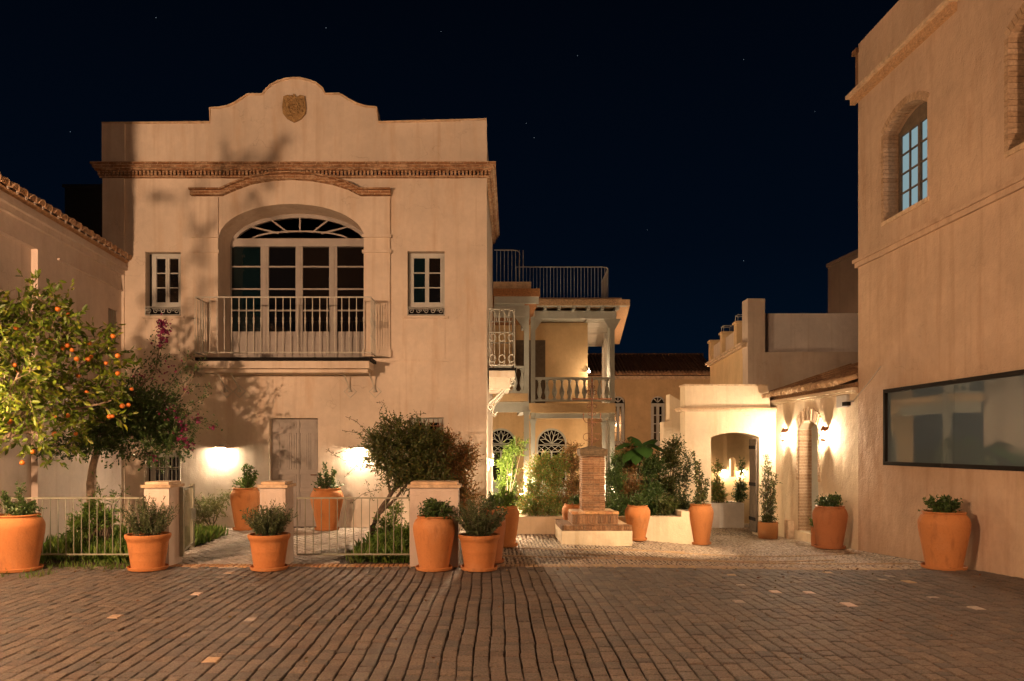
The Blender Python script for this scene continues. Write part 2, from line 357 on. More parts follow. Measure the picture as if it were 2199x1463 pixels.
pale_px = [(1680, 1272, 0), (1745, 1275, 0), (1820, 1297, 0), (1783, 1227, 1), (1560, 1232, 1), (1590, 1257, 2), (430, 1274, 0), (252, 1321, 1), (535, 1327, 2), (445, 1417, 1), (410, 1220, 1), (482, 1218, 0), (505, 1219, 2), (485, 1231, 1), (1940, 1247, 1), (2005, 1280, 2), (1895, 1245, 2), (2110, 1305, 2), (1575, 1292, 2), (1920, 1236, 2)]
pale = {}
for (a, b, t) in pale_px:
    Y = CH * FPX / (b - VY); X = pX(a, Y)
    c = min(cand, key=lambda c: (c[0] - X) ** 2 + (c[1] - Y) ** 2); pale[id(c)] = t
variants = {}
rest = MB()
for k, c in enumerate(cand):
    x, y, wd, L = c
    z = g(x, y) + random.uniform(-.004, .004)
    if id(c) in singles or id(c) in pale:
        key = (round(L, 3), k % 3, pale.get(id(c), -1))
        if key not in variants:
            vs, fs = block_mesh(wd, L, .06, .007, k)
            me = bpy.data.meshes.new('sett'); me.from_pydata(vs, [], fs); me.update()
            me.materials.append(M['sett'] if key[2] < 0 else (M['pale_stone'] if key[2] < 1 else M['warm_sett'] if key[2] == 1 else M['sett_light']))
            variants[key] = me
        o = bpy.data.objects.new('sett', variants[key]); col.objects.link(o); o.parent = ground
        o.location = (x, y, z); o.rotation_euler = (random.uniform(-.012, .012), random.uniform(-.02, .02), random.uniform(-.025, .025))
    else:
        vs, fs = block_mesh(wd, L, .06, .007, k); a = random.uniform(-.025, .025); tx, ty = random.uniform(-.02, .02), random.uniform(-.012, .012)
        rest.add([(x + p[0] * math.cos(a) - p[1] * math.sin(a), y + p[0] * math.sin(a) + p[1] * math.cos(a), z + p[2] + p[0] * tx + p[1] * ty) for p in vs], fs)
def fast(mbx, name, mat, parent, kind='stuff'):
    me = bpy.data.meshes.new(name); off = wloc(parent) if parent else Vector((0, 0, 0))
    me.from_pydata([(a - off.x, b - off.y, c - off.z) for a, b, c in mbx.v], [], mbx.f); me.update(); me.materials.append(mat)
    o = bpy.data.objects.new(name, me); col.objects.link(o); o.parent = parent
    if kind: o['kind'] = kind
    return o
fast(rest, 'sett_paving', M['sett'], ground)
# row of bricks on edge that closes the sett field
bm_v, bm_f = block_mesh(.052, .21, .06, .006, 5); bme = bpy.data.meshes.new('brick'); bme.from_pydata(bm_v, [], bm_f); bme.update(); bme.materials.append(M['ochre_brick'])
bme2 = bme.copy(); bme2.materials.clear(); bme2.materials.append(M['warm_sett'])
x = -4.25
while x < 5.6:
    wdt = .063
    o = bpy.data.objects.new('brick', bme if x < -.3 else bme2); col.objects.link(o); o.parent = ground
    o.location = (x, 10.09, g(x, 10.09) + random.uniform(-.003, .004)); o.rotation_euler = (0, 0, random.uniform(-.05, .05)); x += wdt
# paving behind the fence: setts laid askew
mb = MB(); a = R(38); ca, sa = math.cos(a), math.sin(a); k = 0
for i in range(-50, 60):
    for j in range(-40, 50):
        u = i * .125; v = j * .19 + (.09 if i % 2 else 0)
        x = -3.2 + u * ca - v * sa; y = 12.4 + u * sa + v * ca
        if 10.24 < y < 14.72 and -5.6 < x < -.1 and not (x > -1.95 + .6 * math.sin(y) * .3 and y < 13.9) and not (x < -4.65 and y < 12.9):
            vs, fs = block_mesh(.112, .178, .05, .009, k); k += 1; tz = random.uniform(-.004, .004)
            mb.add([(x + p[0] * ca - p[1] * sa, y + p[0] * sa + p[1] * ca, p[2] + tz) for p in vs], fs)
fast(mb, 'askew_paving', M['sett_light'], ground)
# pebble paving of the courtyard
ico = MB(); ico.lathe([(.35, -.3), (.9, -.05), (1, .25), (.8, .62), (.3, .85)], 7)
IV = np.array(ico.v); IF = ico.f
mb = MB(); V = []; F = []; b = 0; rr = np.random.default_rng(3)
y = 10.24
while y < 18.7:
    step = .058 if y < 13 else .075
    x = -.15 if y < 14 else 3.9
    xe = 6.55
    while x < xe:
        s = step * rr.uniform(.42, .56); xx = x + rr.uniform(-.012, .012); yy = y + rr.uniform(-.012, .012)
        a = rr.uniform(0, 3.14); sx, sy = s * rr.uniform(.8, 1.15), s * rr.uniform(.6, .9)
        P = IV * np.array([sx, sy, s * .55]); Q = P.copy(); Q[:, 0] = P[:, 0] * math.cos(a) - P[:, 1] * math.sin(a); Q[:, 1] = P[:, 0] * math.sin(a) + P[:, 1] * math.cos(a)
        Q += np.array([xx, yy, g(xx, yy) - .028]); V.append(Q); F += [tuple(b + i for i in f) for f in IF]; b += len(IV)
        x += step
    y += step * .9
mb.v = np.concatenate(V).tolist(); mb.f = F
o = fast(mb, 'pebble_paving', M['pebble'], ground); o.data.polygons.foreach_set('use_smooth', [True] * len(o.data.polygons))
# curved bands of brick set in the pebbles
mb = MB()
for (p0, p1, p2) in (((0.1, 11.1), (2.2, 10.45), (5.3, 11.4)), ((1.2, 11.3), (3.0, 10.7), (6.4, 10.9)), ((2.2, 12.0), (4.4, 11.5), (6.3, 12.6)), ((.4, 11.9), (1.8, 11.5), (3.2, 12.1))):
    n = 60
    for i in range(n):
        t = (i + .5) / n; bx = (1 - t) ** 2 * p0[0] + 2 * t * (1 - t) * p1[0] + t * t * p2[0]; by = (1 - t) ** 2 * p0[1] + 2 * t * (1 - t) * p1[1] + t * t * p2[1]
        dx = 2 * (1 - t) * (p1[0] - p0[0]) + 2 * t * (p2[0] - p1[0]); dy = 2 * (1 - t) * (p1[1] - p0[1]) + 2 * t * (p2[1] - p1[1]); Ln = math.hypot(dx, dy); dx /= Ln; dy /= Ln
        vs, fs = block_mesh(Ln / n * .9, .055, .05, .005, i); z = g(bx, by) - .004
        mb.add([(bx + p[0] * dx - p[1] * dy, by + p[0] * dy + p[1] * dx, p[2] + z) for p in vs], fs)
fast(mb, 'brick_band', M['warm_sett'], ground)

# ================================================================ MAIN HOUSE (front at Y=14.8)
FY = 14.8; S = FPX / FY
FX = lambda p: (p - VX) / S
FZ = lambda p: (1133.6 - p) / S - .006
F = Pl((0, FY, 0), (1, 0, 0), (0, -1, 0))
house = thing('courtyard_house', 'large plastered house with curved parapet, arched balcony window and carved stone crest', 'house', (FX(640), FY, 0))
holes = [
    arch(FX(470), FX(782), FZ(768), FZ(512), FZ(438) - FZ(512), 22),
    rect(FX(312), FX(388), FZ(679), FZ(541)), rect(FX(875), FX(955), FZ(679), FZ(540)),
    rect(FX(578), FX(683), .001, FZ(898)),
    rect(FX(878), FX(953), FZ(1030), FZ(897)), rect(FX(310), FX(388), FZ(1050), FZ(972)),
]
mb = MB(); mb.prism(F, rect(FX(222), 0, .001, FZ(383)), holes[:3] + holes[4:] , -.7, 0)
# door opening touches the ground: cut it by building the wall round it
mb = MB()
outer = [(FX(222), 0), (FX(578), 0), (FX(578), FZ(898)), (FX(683), FZ(898)), (FX(683), 0), (0, 0), (0, FZ(383)), (FX(222), FZ(383))]
mb.prism(F, outer, holes[:3] + holes[4:], -.7, 0)
mb.build('wall', M['plaster'], house)
mb = MB(); mb.foot([(0, FY + .7), (.162, 19.6), (-7.5, 19.6), (FX(222), FY + .7)], 0, FZ(383))
mb.build('rear_wall', M['plaster'], house)
# parapet with curved gable
par = [(FX(218), FZ(356)), (0, FZ(356)), (0, FZ(257)), (FX(812), FZ(263)), (FX(808), FZ(231))]
par += [(FX(a), FZ(b)) for a, b in ((785, 229), (765, 223), (748, 214), (736, 206), (728, 202), (698, 202), (692, 190), (680, 180), (664, 173), (646, 169), (630, 168), (612, 170), (596, 175), (581, 183), (570, 193), (563, 203), (531, 203), (521, 210), (506, 220), (488, 228), (468, 232), (450, 232))]
par += [(FX(450), FZ(263)), (FX(218), FZ(265))]
mb = MB(); mb.prism(F, par, [], -.38, -.03); mb.build('parapet', M['plaster'], house)
mb = MB(); mb.ribbon(F, [(p[0], p[1] + .010) for p in par[2:]], .035, -.41, .0); mb.build('coping', M['moulding'], house)
mb = MB(); mb.foot([(-.38, FY + .38), (0, FY + .38), (.13, 19.3), (-.2, 19.3)], FZ(356), FZ(272)); mb.build('side_parapet', M['plaster'], house)
# corner pilasters, upper and lower
mb = MB()
for a, b in ((222, 268), (990, 1045)):
    mb.boxp(F, FX(a) - (.004 if a == 222 else 0), FX(b) + (.003 if b == 1045 else 0), .001, FZ(384), 0, .035)
    mb.build('pilaster', M['plaster'], house); mb = MB()
    mb.boxp(F, FX(a) - .03 if a == 222 else FX(a), FX(b) + (.004 if b == 1045 else 0), FZ(355), FZ(266 if a == 222 else 259.5), -.03, .01)
    mb.build('parapet_pilaster', M['plaster'], house); mb = MB()
# thin raised band above the ground floor and faint panels below the small windows
mb = MB(); mb.boxp(F, FX(268), FX(990), FZ(776), FZ(771), 0, .022)
mb.boxp(F, FX(306), FX(396), FZ(684), FZ(679), 0, .05); mb.boxp(F, FX(866), FX(962), FZ(684), FZ(679), 0, .05)
mb.boxp(F, FX(310), FX(313), FZ(771), FZ(684), 0, .012); mb.boxp(F, FX(953), FX(956), FZ(771), FZ(684), 0, .012)
mb.build('string_course', M['plaster'], house)
# surround of the balcony window
mb = MB()
for a, b in ((419, 470), (782, 838)):
    mb.boxp(F, FX(a), FX(b), FZ(768), FZ(425), 0, .05)
    for yy, w_ in ((508, .10), (541, .085)): mb.boxp(F, FX(a) - .03, FX(b) + .03, FZ(yy + 4), FZ(yy - 2), 0, w_)
    mb.boxp(F, FX(a) - .02, FX(b) + .02, FZ(768), FZ(752), 0, .085)
    mb.build('window_surround', M['plaster'], house); mb = MB()
hood = [(412, 417), (478, 417), (505, 405), (540, 392), (580, 385), (625, 382), (670, 385), (715, 393), (750, 404), (775, 417), (840, 417)]
mb = MB(); mb.ribbon(F, [(FX(a), FZ(b)) for a, b in hood], .09, 0, .11); mb.build('hood_moulding', M['cornice_brick'], house)
mb = MB(); mb.ribbon(F, [(FX(a), FZ(b) + .055) for a, b in hood], .028, 0, .19); mb.build('hood_cap', M['cornice_brick'], house)
# cornice: cap slab, brick band, dentils, bed mould; returns along the right flank
def side(P0, P1): 
    d = Vector(P1) - Vector(P0); return Pl((P0[0], P0[1], 0), (d.x, d.y, 0), (d.y, -d.x, 0))
SW = side((0, FY), (.162, 19.6)); SWL = 4.8
def cornice_piece(mbx, z0, z1, pr):
    mbx.boxp(F, FX(222) - pr, pr, z0, z1, 0, pr); mbx.boxp(SW, 0.002, SWL, z0, z1, 0, pr)
mb = MB(); cornice_piece(mb, FZ(359), FZ(354), .18); mb.build('cornice_cap', M['cornice_brick'], house)
mb = MB()
for z0, z1, pr in ((365, 359.3, .15), (369.5, 365.3, .12)): cornice_piece(mb, FZ(z0), FZ(z1), pr)
mb.build('cornice_band', M['cornice_brick'], house)
mb = MB(); cornice_piece(mb, FZ(383.5), FZ(379), .055); mb.build('cornice_bed', M['cornice_brick'], house)
mb = MB(); u = FX(222) - .08
while u < .05: mb.boxp(F, u, u + .045, FZ(378.8), FZ(369.7), 0, .075 + random.uniform(-.012, .012)); u += .075
u = .03
while u < SWL: mb.boxp(SW, u, u + .05, FZ(378.8), FZ(369.7), 0, .075 + random.uniform(-.012, .012)); u += .075
o = mb.build('dentil_bricks', M['cornice_brick'], house, kind='stuff')
# crest: shield with scrolls
cx, cz = FX(632), FZ(232)
mb = MB()
sh = [(-.21, .22), (-.12, .25), (-.05, .20), (0, .28), (.05, .20), (.12, .25), (.21, .22), (.235, 0), (.22, -.12), (.14, -.22), (0, -.29), (-.14, -.22), (-.22, -.12), (-.235, 0)]
mb.prism(F, [(cx + a, cz + b) for a, b in sh], [], -.02, .03)
rr = random.Random(4)
for k in range(34):
    aa, rad = rr.uniform(0, 2 * PI), rr.uniform(.02, .2); c = F.pt(cx + rad * math.cos(aa), cz + rad * math.sin(aa) * 1.1, .03)
    r_ = rr.uniform(.018, .045); mb.lathe([(r_ * .7, -r_ * .5), (r_, 0), (r_ * .6, r_ * .7)], 7, c)
for sgn in (-1, 1):
    mb.tube([F.pt(cx + sgn * (.12 + .07 * math.cos(t)), cz + .16 * math.sin(t) , .04) for t in [k * .5 for k in range(11)]], .016, 5)
mb.tube([F.pt(cx + .11 * math.cos(t), cz + .13 * math.sin(t) - .02, .05) for t in [k * .42 for k in range(16)]], .018, 5)
mb.build('crest', M['crest'], house, label='weathered ochre stone coat of arms')

# glazed joinery helpers ----------------------------------------------------------
def window(parent, P, u0, u1, v0, v1, wf, cols, rows, mat='paint', fr=.055, bar=.02, pane_mats=('glass_dark',), depth=.05, leaves=2, name='window'):
    """frame, meeting stile and glazing bars as one joinery mesh; each pane its own sub-part"""
    mb = MB(); mb.boxp(P, u0, u1, v0, v0 + fr * 1.6, wf - depth, wf); mb.boxp(P, u0, u1, v1 - fr, v1, wf - depth, wf)
    mb.boxp(P, u0, u0 + fr, v0 + fr * 1.6, v1 - fr, wf - depth, wf); mb.boxp(P, u1 - fr, u1, v0 + fr * 1.6, v1 - fr, wf - depth, wf)
    lw = (u1 - u0 - 2 * fr) / leaves; st = fr * .75
    fr_o = None; panes = []
    for l in range(leaves):
        a = u0 + fr + l * lw; b = a + lw; c, d = v0 + fr * 1.6, v1 - fr
        for q in ((a, a + st, c, d), (b - st, b, c, d), (a + st, b - st, c, c + st), (a + st, b - st, d - st, d)):
            mb.boxp(P, q[0] + .002, q[1] - .002, q[2], q[3], wf - depth + .004, wf + .008)
        ga, gb, gc, gd = a + st, b - st, c + st, d - st
        nc = cols // leaves
        for i in range(nc):
            for j in range(rows):
                pa, pb = ga + (gb - ga) * i / nc, ga + (gb - ga) * (i + 1) / nc; pc, pd = gc + (gd - gc) * j / rows, gc + (gd - gc) * (j + 1) / rows
                panes.append((pa, pb, pc, pd, l))
        for i in range(1, nc): mb.boxp(P, ga + (gb - ga) * i / nc - bar / 2, ga + (gb - ga) * i / nc + bar / 2, gc, gd, wf - depth + .01, wf + .002)
        for j in range(1, rows): mb.boxp(P, ga, gb, gc + (gd - gc) * j / rows - bar / 2, gc + (gd - gc) * j / rows + bar / 2, wf - depth + .012, wf + .004)
    o = mb.build(name, M[mat], parent)
    for k, (pa, pb, pc, pd, l) in enumerate(panes):
        p = MB(); p.boxp(P, pa, pb, pc, pd, wf - depth + .016, wf - depth + .024); p.build('pane', M[pane_mats[k % len(pane_mats)]], o)
    return o
window(house, F, FX(320), FX(388), FZ(661), FZ(542), -.13, 2, 3, pane_mats=('glass_dark', 'glass_brown'))
window(house, F, FX(877), FX(955), FZ(661), FZ(541), -.13, 2, 3, pane_mats=('glass_teal', 'glass_teal', 'glass_teal', 'glass_dark', 'glass_brown', 'glass_brown'))
window(house, F, FX(880), FX(953), FZ(1028), FZ(897), -.12, 2, 3, mat='paint_blue', pane_mats=('glass_brown', 'glass_dark'))
window(house, F, FX(318), FX(388), FZ(1048), FZ(972), -.12, 2, 2, mat='paint', pane_mats=('glass_brown', 'glass_dark'))
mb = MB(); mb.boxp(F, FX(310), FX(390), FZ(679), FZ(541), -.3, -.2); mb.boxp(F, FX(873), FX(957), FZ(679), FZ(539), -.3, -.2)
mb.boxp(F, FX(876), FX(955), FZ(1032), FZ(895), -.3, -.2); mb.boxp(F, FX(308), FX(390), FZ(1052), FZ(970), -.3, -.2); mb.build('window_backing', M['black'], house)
def scroll_grille(parent, u0, u1, v0, v1, wq):
    mb = MB(); t = .012
    for v in (v0, v1): mb.tube([F.pt(u0, v, wq), F.pt(u1, v, wq)], t * .8, 5)
    for u in (u0, u1): mb.tube([F.pt(u, v0, wq), F.pt(u, v1, wq)], t * .8, 5)
    n = 5; h = v1 - v0
    for i in range(n):
        c = u0 + (u1 - u0) * (i + .5) / n; rad = h * .36
        mb.tube([F.pt(c + rad * (1 - k / 16) * math.cos(k * .75) * (1 if i % 2 else -1), (v0 + v1) / 2 + rad * (1 - k / 16) * math.sin(k * .75), wq) for k in range(13)], .008, 4)
    return mb.build('window_grille', M['paint'], parent)
scroll_grille(house, FX(313), FX(387), FZ(677), FZ(660), .02); scroll_grille(house, FX(876), FX(954), FZ(677), FZ(660), .02)
# barred grille on the low window
mb = MB()
for k in range(9): mb.tube([F.pt(FX(316) + k * (FX(388) - FX(316)) / 8, FZ(1048), .02), F.pt(FX(316) + k * (FX(388) - FX(316)) / 8, FZ(974), .02)], .008, 5)
mb.tube([F.pt(FX(314), FZ(1004), .02), F.pt(FX(390), FZ(1004), .02)], .01, 5); mb.build('window_grille', M['iron_light'], house)
mb = MB()
for k in range(8): mb.tube([F.pt(FX(880) + k * (FX(951) - FX(880)) / 7, FZ(1028), .02), F.pt(FX(880) + k * (FX(951) - FX(880)) / 7, FZ(900), .02)], .008, 5)
for v in (915, 1000): mb.tube([F.pt(FX(878), FZ(v), .02), F.pt(FX(953), FZ(v), .02)], .01, 5)
mb.build('window_grille', M['iron_rust'], house)
# tall balcony window set 0.7 m back
BY = FY + .66; B = Pl((0, BY, 0), (1, 0, 0), (0, -1, 0))
bX = lambda p: pX(p, BY); bZ = lambda p: pZ(p, BY)
u0, u1 = FX(470) - .01, FX(782) + .01
vs_, vt, vb = bZ(513), bZ(463), FZ(768)
mb = MB()
mb.ribbon(B, arc((u0 + u1) / 2, FZ(512), (u1 - u0) / 2 - .035, FZ(438) - FZ(512) - .035, 0, 180, 26), .085, -.06, .02)
mb.boxp(B, u0, u1, bZ(530), bZ(513), -.06, .025)
L0, L1 = bX(497) - .0, u1
mull = [(u0, bX(497)), (bX(560), bX(577)), (bX(635), bX(650)), (bX(707), bX(724)), (bX(783) - .012, u1)]
for a, b in mull: mb.boxp(B, a, b, vb, bZ(530), -.06, .012)
for a, b in mull[1:-1]: mb.boxp(B, (a + b) / 2 - .03, (a + b) / 2 + .03, vb, bZ(530), .012, .03)
cols_ = [(mull[i][1], mull[i + 1][0]) for i in range(4)]
for a, b in cols_:
    for yy in (573, 621, 667): mb.boxp(B, a, b, bZ(yy) - .014, bZ(yy) + .014, -.03, .006)
    mb.boxp(B, a, b, vb, bZ(712), -.06, -.01); mb.boxp(B, a + .06, b - .06, vb + .12, bZ(724), -.01, .008)
cxb = (u0 + u1) / 2; hb = bZ(513)
mb.ribbon(B, arc(cxb, hb - .02, (u1 - u0) / 2 * .68, bZ(497) - hb + .02, 6, 174, 18), .03, -.03, .008)
for ang in (35, 62, 90, 118, 145):
    t = math.cos(R(ang)); s1 = math.sin(R(ang))
    p0 = (cxb + t * .9 * .68 * (u1 - u0) / 2 * .6, hb + (bZ(497) - hb) * (1 - .35 * abs(t)))
    p1 = (cxb + math.cos(R(ang)) * ((u1 - u0) / 2 - .06) * .95, hb + math.sin(R(ang)) * (bZ(463) - hb) * .97)
    mb.ribbon(B, [p0, p1], .032, -.03, .004)
bw = mb.build('window', M['paint_pink'], house, label='wide arched balcony window with fanlight')
for i, (a, b) in enumerate(cols_):
    for j, (ya, yb) in enumerate(((530, 573), (573, 621), (621, 667), (667, 712))):
        p = MB(); p.boxp(B, a, b, bZ(yb), bZ(ya), -.045, -.035); p.build('pane', M[['glass_teal', 'glass_dark', 'glass_brown', 'glass_brown'][i]], bw)
p = MB(); p.prism(B, [(u0, hb), (u1, hb)] + arc(cxb, FZ(512) - .0, (u1 - u0) / 2, FZ(438) - FZ(512), 0, 180, 20), [], -.05, -.04); p.build('fanlight_pane', M['glass_brown'], bw)
# door
mb = MB(); d0, d1, dz = FX(578), FX(683), FZ(898); wq = -.16
mb.boxp(F, d0, d1, 0, dz, wq - .05, wq)
dr = mb.build('door', M['paint_pink'], house)
mb = MB(); md = (d0 + d1) / 2 + .06
for a, b, c, d in ((d0 + .16, md - .05, 1.98, 2.10), (md + .03, d1 - .06, 1.98, 2.10), (d0 + .16, d0 + .35, 1.15, 1.88), (d0 + .40, md - .05, 1.15, 1.88), (md + .03, md + .20, 1.15, 1.88), (md + .24, d1 - .06, 1.15, 1.88),
                   (d0 + .16, md - .05, .78, 1.05), (md + .03, d1 - .06, .78, 1.05), (d0 + .16, md - .05, .12, .70), (md + .03, d1 - .06, .12, .70)):
    mb.ribbon(F, rect(a, b, c, d), .016, wq, wq + .014, True); mb.boxp(F, a + .035, b - .035, c + .035, d - .035, wq, wq + .010)
mb.boxp(F, md - .012, md + .012, .02, dz - .02, wq, wq + .016)
mb.build('door_panel', M['paint_pink'], dr)
mb = MB(); mb.tube([F.pt(d1 - .07, 1.04, wq + .01), F.pt(d1 - .07, 1.04, wq + .06), F.pt(d1 - .17, 1.04, wq + .06)], .011, 6); mb.build('handle', M['iron_rust'], dr)

# balcony: slab, railing with baluster bars, wall irons
bal = thing('balcony', 'shallow balcony with pale iron railing below the wide arched window', 'balcony', (FX(640), FY - .3, 3.2))
BX0, BX1, BYF = -5.53, -2.19, 14.13
mb = MB(); mb.box(BX0, BX1, BYF, FY - .002, 3.24, 3.30); mb.build('slab', M['black'], bal)
mb = MB(); mb.box(BX0 + .05, BX1 - .05, BYF + .07, FY - .002, 3.10, 3.238); mb.box(BX0 + .1, BX1 - .1, BYF + .2, FY - .002, 3.03, 3.098); mb.build('slab_moulding', M['plaster'], bal)
zt, zb = 4.44, 3.39
mb = MB()
for z in (zt, zb): mb.tube([(BX0, FY, z), (BX0, BYF, z), (BX1, BYF, z), (BX1, FY, z)], .014, 6)
mb.build('rail', M['iron_light'], bal)
def turned_bar(p, q, t=.008):
    mb = MB(); P0, P1 = Vector(p), Vector(q); L = P1 - P0
    pr = [(0, 1), (.28, 1), (.3, 1.9), (.32, 1), (.50, 1.1), (.56, 2.1), (.6, 1.6), (.62, 2.3), (.65, 1.1), (.76, 1), (.78, 1.8), (.8, 1), (1, 1)]
    mb.tube([P0 + L * a for a, _ in pr], [t * b for _, b in pr], 6); return mb
proto = turned_bar((0, 0, zb), (0, 0, zt)).build('baluster', M['iron_light'], bal); proto.location = Vector((BX0, BYF, 0))
mesh_b = proto.data
mb0 = turned_bar((0, 0, 0), (0, 0, zt - zb)); me = bpy.data.meshes.new('baluster'); me.from_pydata(mb0.v, [], mb0.f); me.update(); me.materials.append(M['iron_light'])
proto.data = me; proto.location = Vector((BX0, BYF, zb)) - wloc(bal)
nb = 25
for i in range(1, nb):
    o = proto.copy(); col.objects.link(o); o.location = Vector((BX0 + (BX1 - BX0) * i / (nb - 1), BYF, zb)) - wloc(bal); o.parent = bal
for xs_ in (BX0, BX1):
    for k in range(1, 5):
        o = proto.copy(); col.objects.link(o); o.location = Vector((xs_, BYF + (FY - BYF) * k / 5, zb)) - wloc(bal); o.parent = bal
for cxp in (487, 515, 752, 806):
    mb = MB(); c = F.pt(FX(cxp), FZ(840), .012)
    mb.tube([(FX(cxp) - .08, FY - .32, 3.05), (FX(cxp) - .06, FY - .2, 2.95), (FX(cxp) - .03, FY - .1, 2.85), (FX(cxp), FY - .02, 2.72)], .013, 6)
    mb.ribbon(F, [(FX(cxp) - .12, 2.70), (FX(cxp), 2.82), (FX(cxp) + .12, 2.70), (FX(cxp), 2.58)], .016, .001, .02, True)
    mb.lathe([(.05, 0), (.04, .02), (.02, .05)], 8, (c.x, FY - .02, 2.69)); mb.build('stay_iron', M['iron_light'], bal)

# hooded wall lamps
LO = (-7.24, 14.8); ld = Vector((-.0656, 1, 0)).normalized()
Lp = Pl((LO[0] - .0, LO[1], 0), (-ld.x, -ld.y, 0), (ld.y, -ld.x, 0))    # u runs towards the viewer, w to the right
uY = lambda Y: (14.8 - Y) / ld.y
def hood_lamp(cx_, cz_, label, P=F, glow='lamp'):
    u = cx_; t = thing('wall_lamp', label, 'wall lamp', P.pt(u, cz_, 0), 'small hooded wall lamps')
    mb = MB(); mb.boxp(P, u - .11, u + .11, cz_ + .012, cz_ + .03, 0.001, .13); mb.boxp(P, u - .04, u + .04, cz_ + .03, cz_ + .09, .001, .05); mb.build('hood', M['iron_light'], t)
    mb = MB(); mb.tube([P.pt(u - .06, cz_ - .010, .07), P.pt(u + .06, cz_ - .010, .07)], .018, 8); mb.build('bulb', M[glow], t)
    mb = MB(); mb.boxp(P, u - .11, u - .10, cz_ - .010, cz_ + .011, .001, .13); mb.boxp(P, u + .10, u + .11, cz_ - .010, cz_ + .011, .001, .13); mb.build('shade_cheek', M['iron_light'], t, kind='stuff')
    return t
hood_lamp(FX(477), FZ(963), 'glowing hooded lamp on the plaster wall left of the grey door')
hood_lamp(FX(772), FZ(964), 'glowing hooded lamp right of the grey door, half hidden by the shrub')
fl = thing('wall_lamp', 'glowing lamp low on the bright flank of the large house', 'wall lamp', SW.pt(.26, 1.24, 0))
mb = MB(); mb.boxp(SW, .20, .32, 1.12, 1.36, .001, .03); mb.boxp(SW, .24, .28, 1.33, 1.35, .03, .12); mb.build('bracket', M['iron_light'], fl)
mb = MB(); mb.lathe([(.02, -.05), (.03, 0), (.02, .05)], 10, SW.pt(.26, 1.27, .10)); mb.build('bulb', M['lamp_small'], fl)
point_light('wall_lamp_light', SW.pt(.26, 1.22, .17), P_FLANK, WARM, .13, fl)

# small side balcony on the flank
sb = thing('side_balcony', 'small caged iron balcony on scroll brackets at the right flank of the large house', 'balcony', (.1, 16.6, 3.2))
sy0, sy1, sx1 = 16.0, 17.6, .62
mb = MB(); mb.box(.05, sx1 + .02, sy0 - .02, sy1, 3.24, 3.30); mb.build('slab', M['black'], sb)
mb = MB(); mb.box(.05, sx1 - .01, sy0 + .02, sy1 - .02, 3.10, 3.238); mb.box(.05, sx1 - .12, sy0 + .08, sy1 - .1, 2.85, 3.098); mb.build('slab_moulding', M['plaster'], sb)
mb = MB()
for z in (3.36, 4.06, 4.56): mb.tube([(.05, sy0, z), (sx1 - .02, sy0, z), (sx1 - .02, sy1, z), (.1, sy1, z)], .016, 5)
mb.build('rail', M['iron_light'], sb)
for k in range(6): 
    mb = MB(); mb.tube([(.06 + k * .108, sy0, 3.36), (.06 + k * .108, sy0, 4.56)], .011, 5); mb.build('bar', M['iron_light'], sb)
for k in range(1, 9):
    mb = MB(); mb.tube([(sx1 - .02, sy0 + k * .18, 3.36), (sx1 - .02, sy0 + k * .18, 4.56)], .011, 5); mb.build('bar', M['iron_light'], sb)
mb = MB()
for k in range(3):
    c = .13 + k * .2; mb.tube([(c + .08 * math.cos(t), sy0 - .01, 4.3 + .24 * math.sin(t)) for t in [i * PI / 8 for i in range(9)]], .010, 4)
    for zz in (3.95, 3.5): mb.tube([(c + .07 * math.cos(t), sy0 - .01, zz + .08 * math.sin(t)) for t in [i * PI / 5 for i in range(11)]], .010, 4)
mb.build('scrollwork', M['iron_light'], sb)
for yy in (sy0 + .1, sy1 - .3):
    mb = MB(); mb.tube([(.56, yy, 3.02), (.06, yy, 2.55)], .022, 6); mb.tube([(.50, yy, 3.08), (.62, yy, 3.02), (.60, yy, 2.92), (.52, yy, 2.93), (.53, yy, 2.99)], .016, 5)
    mb.tube([(.06, yy, 2.55), (.02, yy, 2.47), (.08, yy, 2.40), (.15, yy, 2.45), (.11, yy, 2.51)], .016, 5); mb.tube([(.50, yy, 2.95), (.2, yy, 2.58), (.12, yy, 2.36), (.18, yy, 2.30), (.24, yy, 2.36)], .016, 5)
    mb.build('scroll_bracket', M['iron_light'], sb)

# ================================================================ LEFT HOUSE
lh = thing('left_house', 'long plastered house with clay tile eaves running along the left edge', 'house', (-6.8, 8, 0))
mb = MB(); U0, U1 = 0.0, uY(-3)
mb.prism(Lp, rect(U0, U1, 0, 5.28), [rect(uY(11.68), uY(6.2), .01, 4.70), rect(uY(14.55), uY(14.18), 3.55, 4.25)], -.45, 0)
mb.build('wall', M['plaster_left'], lh)
mb = MB(); mb.boxp(Lp, uY(11.70), uY(6.1), 0, 4.72, -.5, -.10); mb.build('recess_wall', M['plaster_left'], lh)
mb = MB(); mb.boxp(Lp, U0, U1, 5.0, 5.10, 0, .06); mb.boxp(Lp, U0, U1, 5.10, 5.17, 0, .12); mb.boxp(Lp, U0, U1, 5.17, 5.28, 0, .075)
mb.boxp(Lp, U0 + .02, uY(12.28), 4.68, 4.71, 0, .035); mb.build('moulding', M['plaster_left'], lh)
mb = MB(); mb.boxp(Lp, uY(13.72), uY(13.55), .001, 2.0, 0, .06); mb.build('pilaster', M['plaster_left'], lh)
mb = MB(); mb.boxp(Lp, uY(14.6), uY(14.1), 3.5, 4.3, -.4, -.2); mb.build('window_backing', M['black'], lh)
mb = MB()
for k in range(4): u = uY(14.5) + k * .09; mb.tube([Lp.pt(u, 3.55, -.04), Lp.pt(u, 4.25, -.04)], .009, 5)
mb.build('window_grille', M['iron_light'], lh)
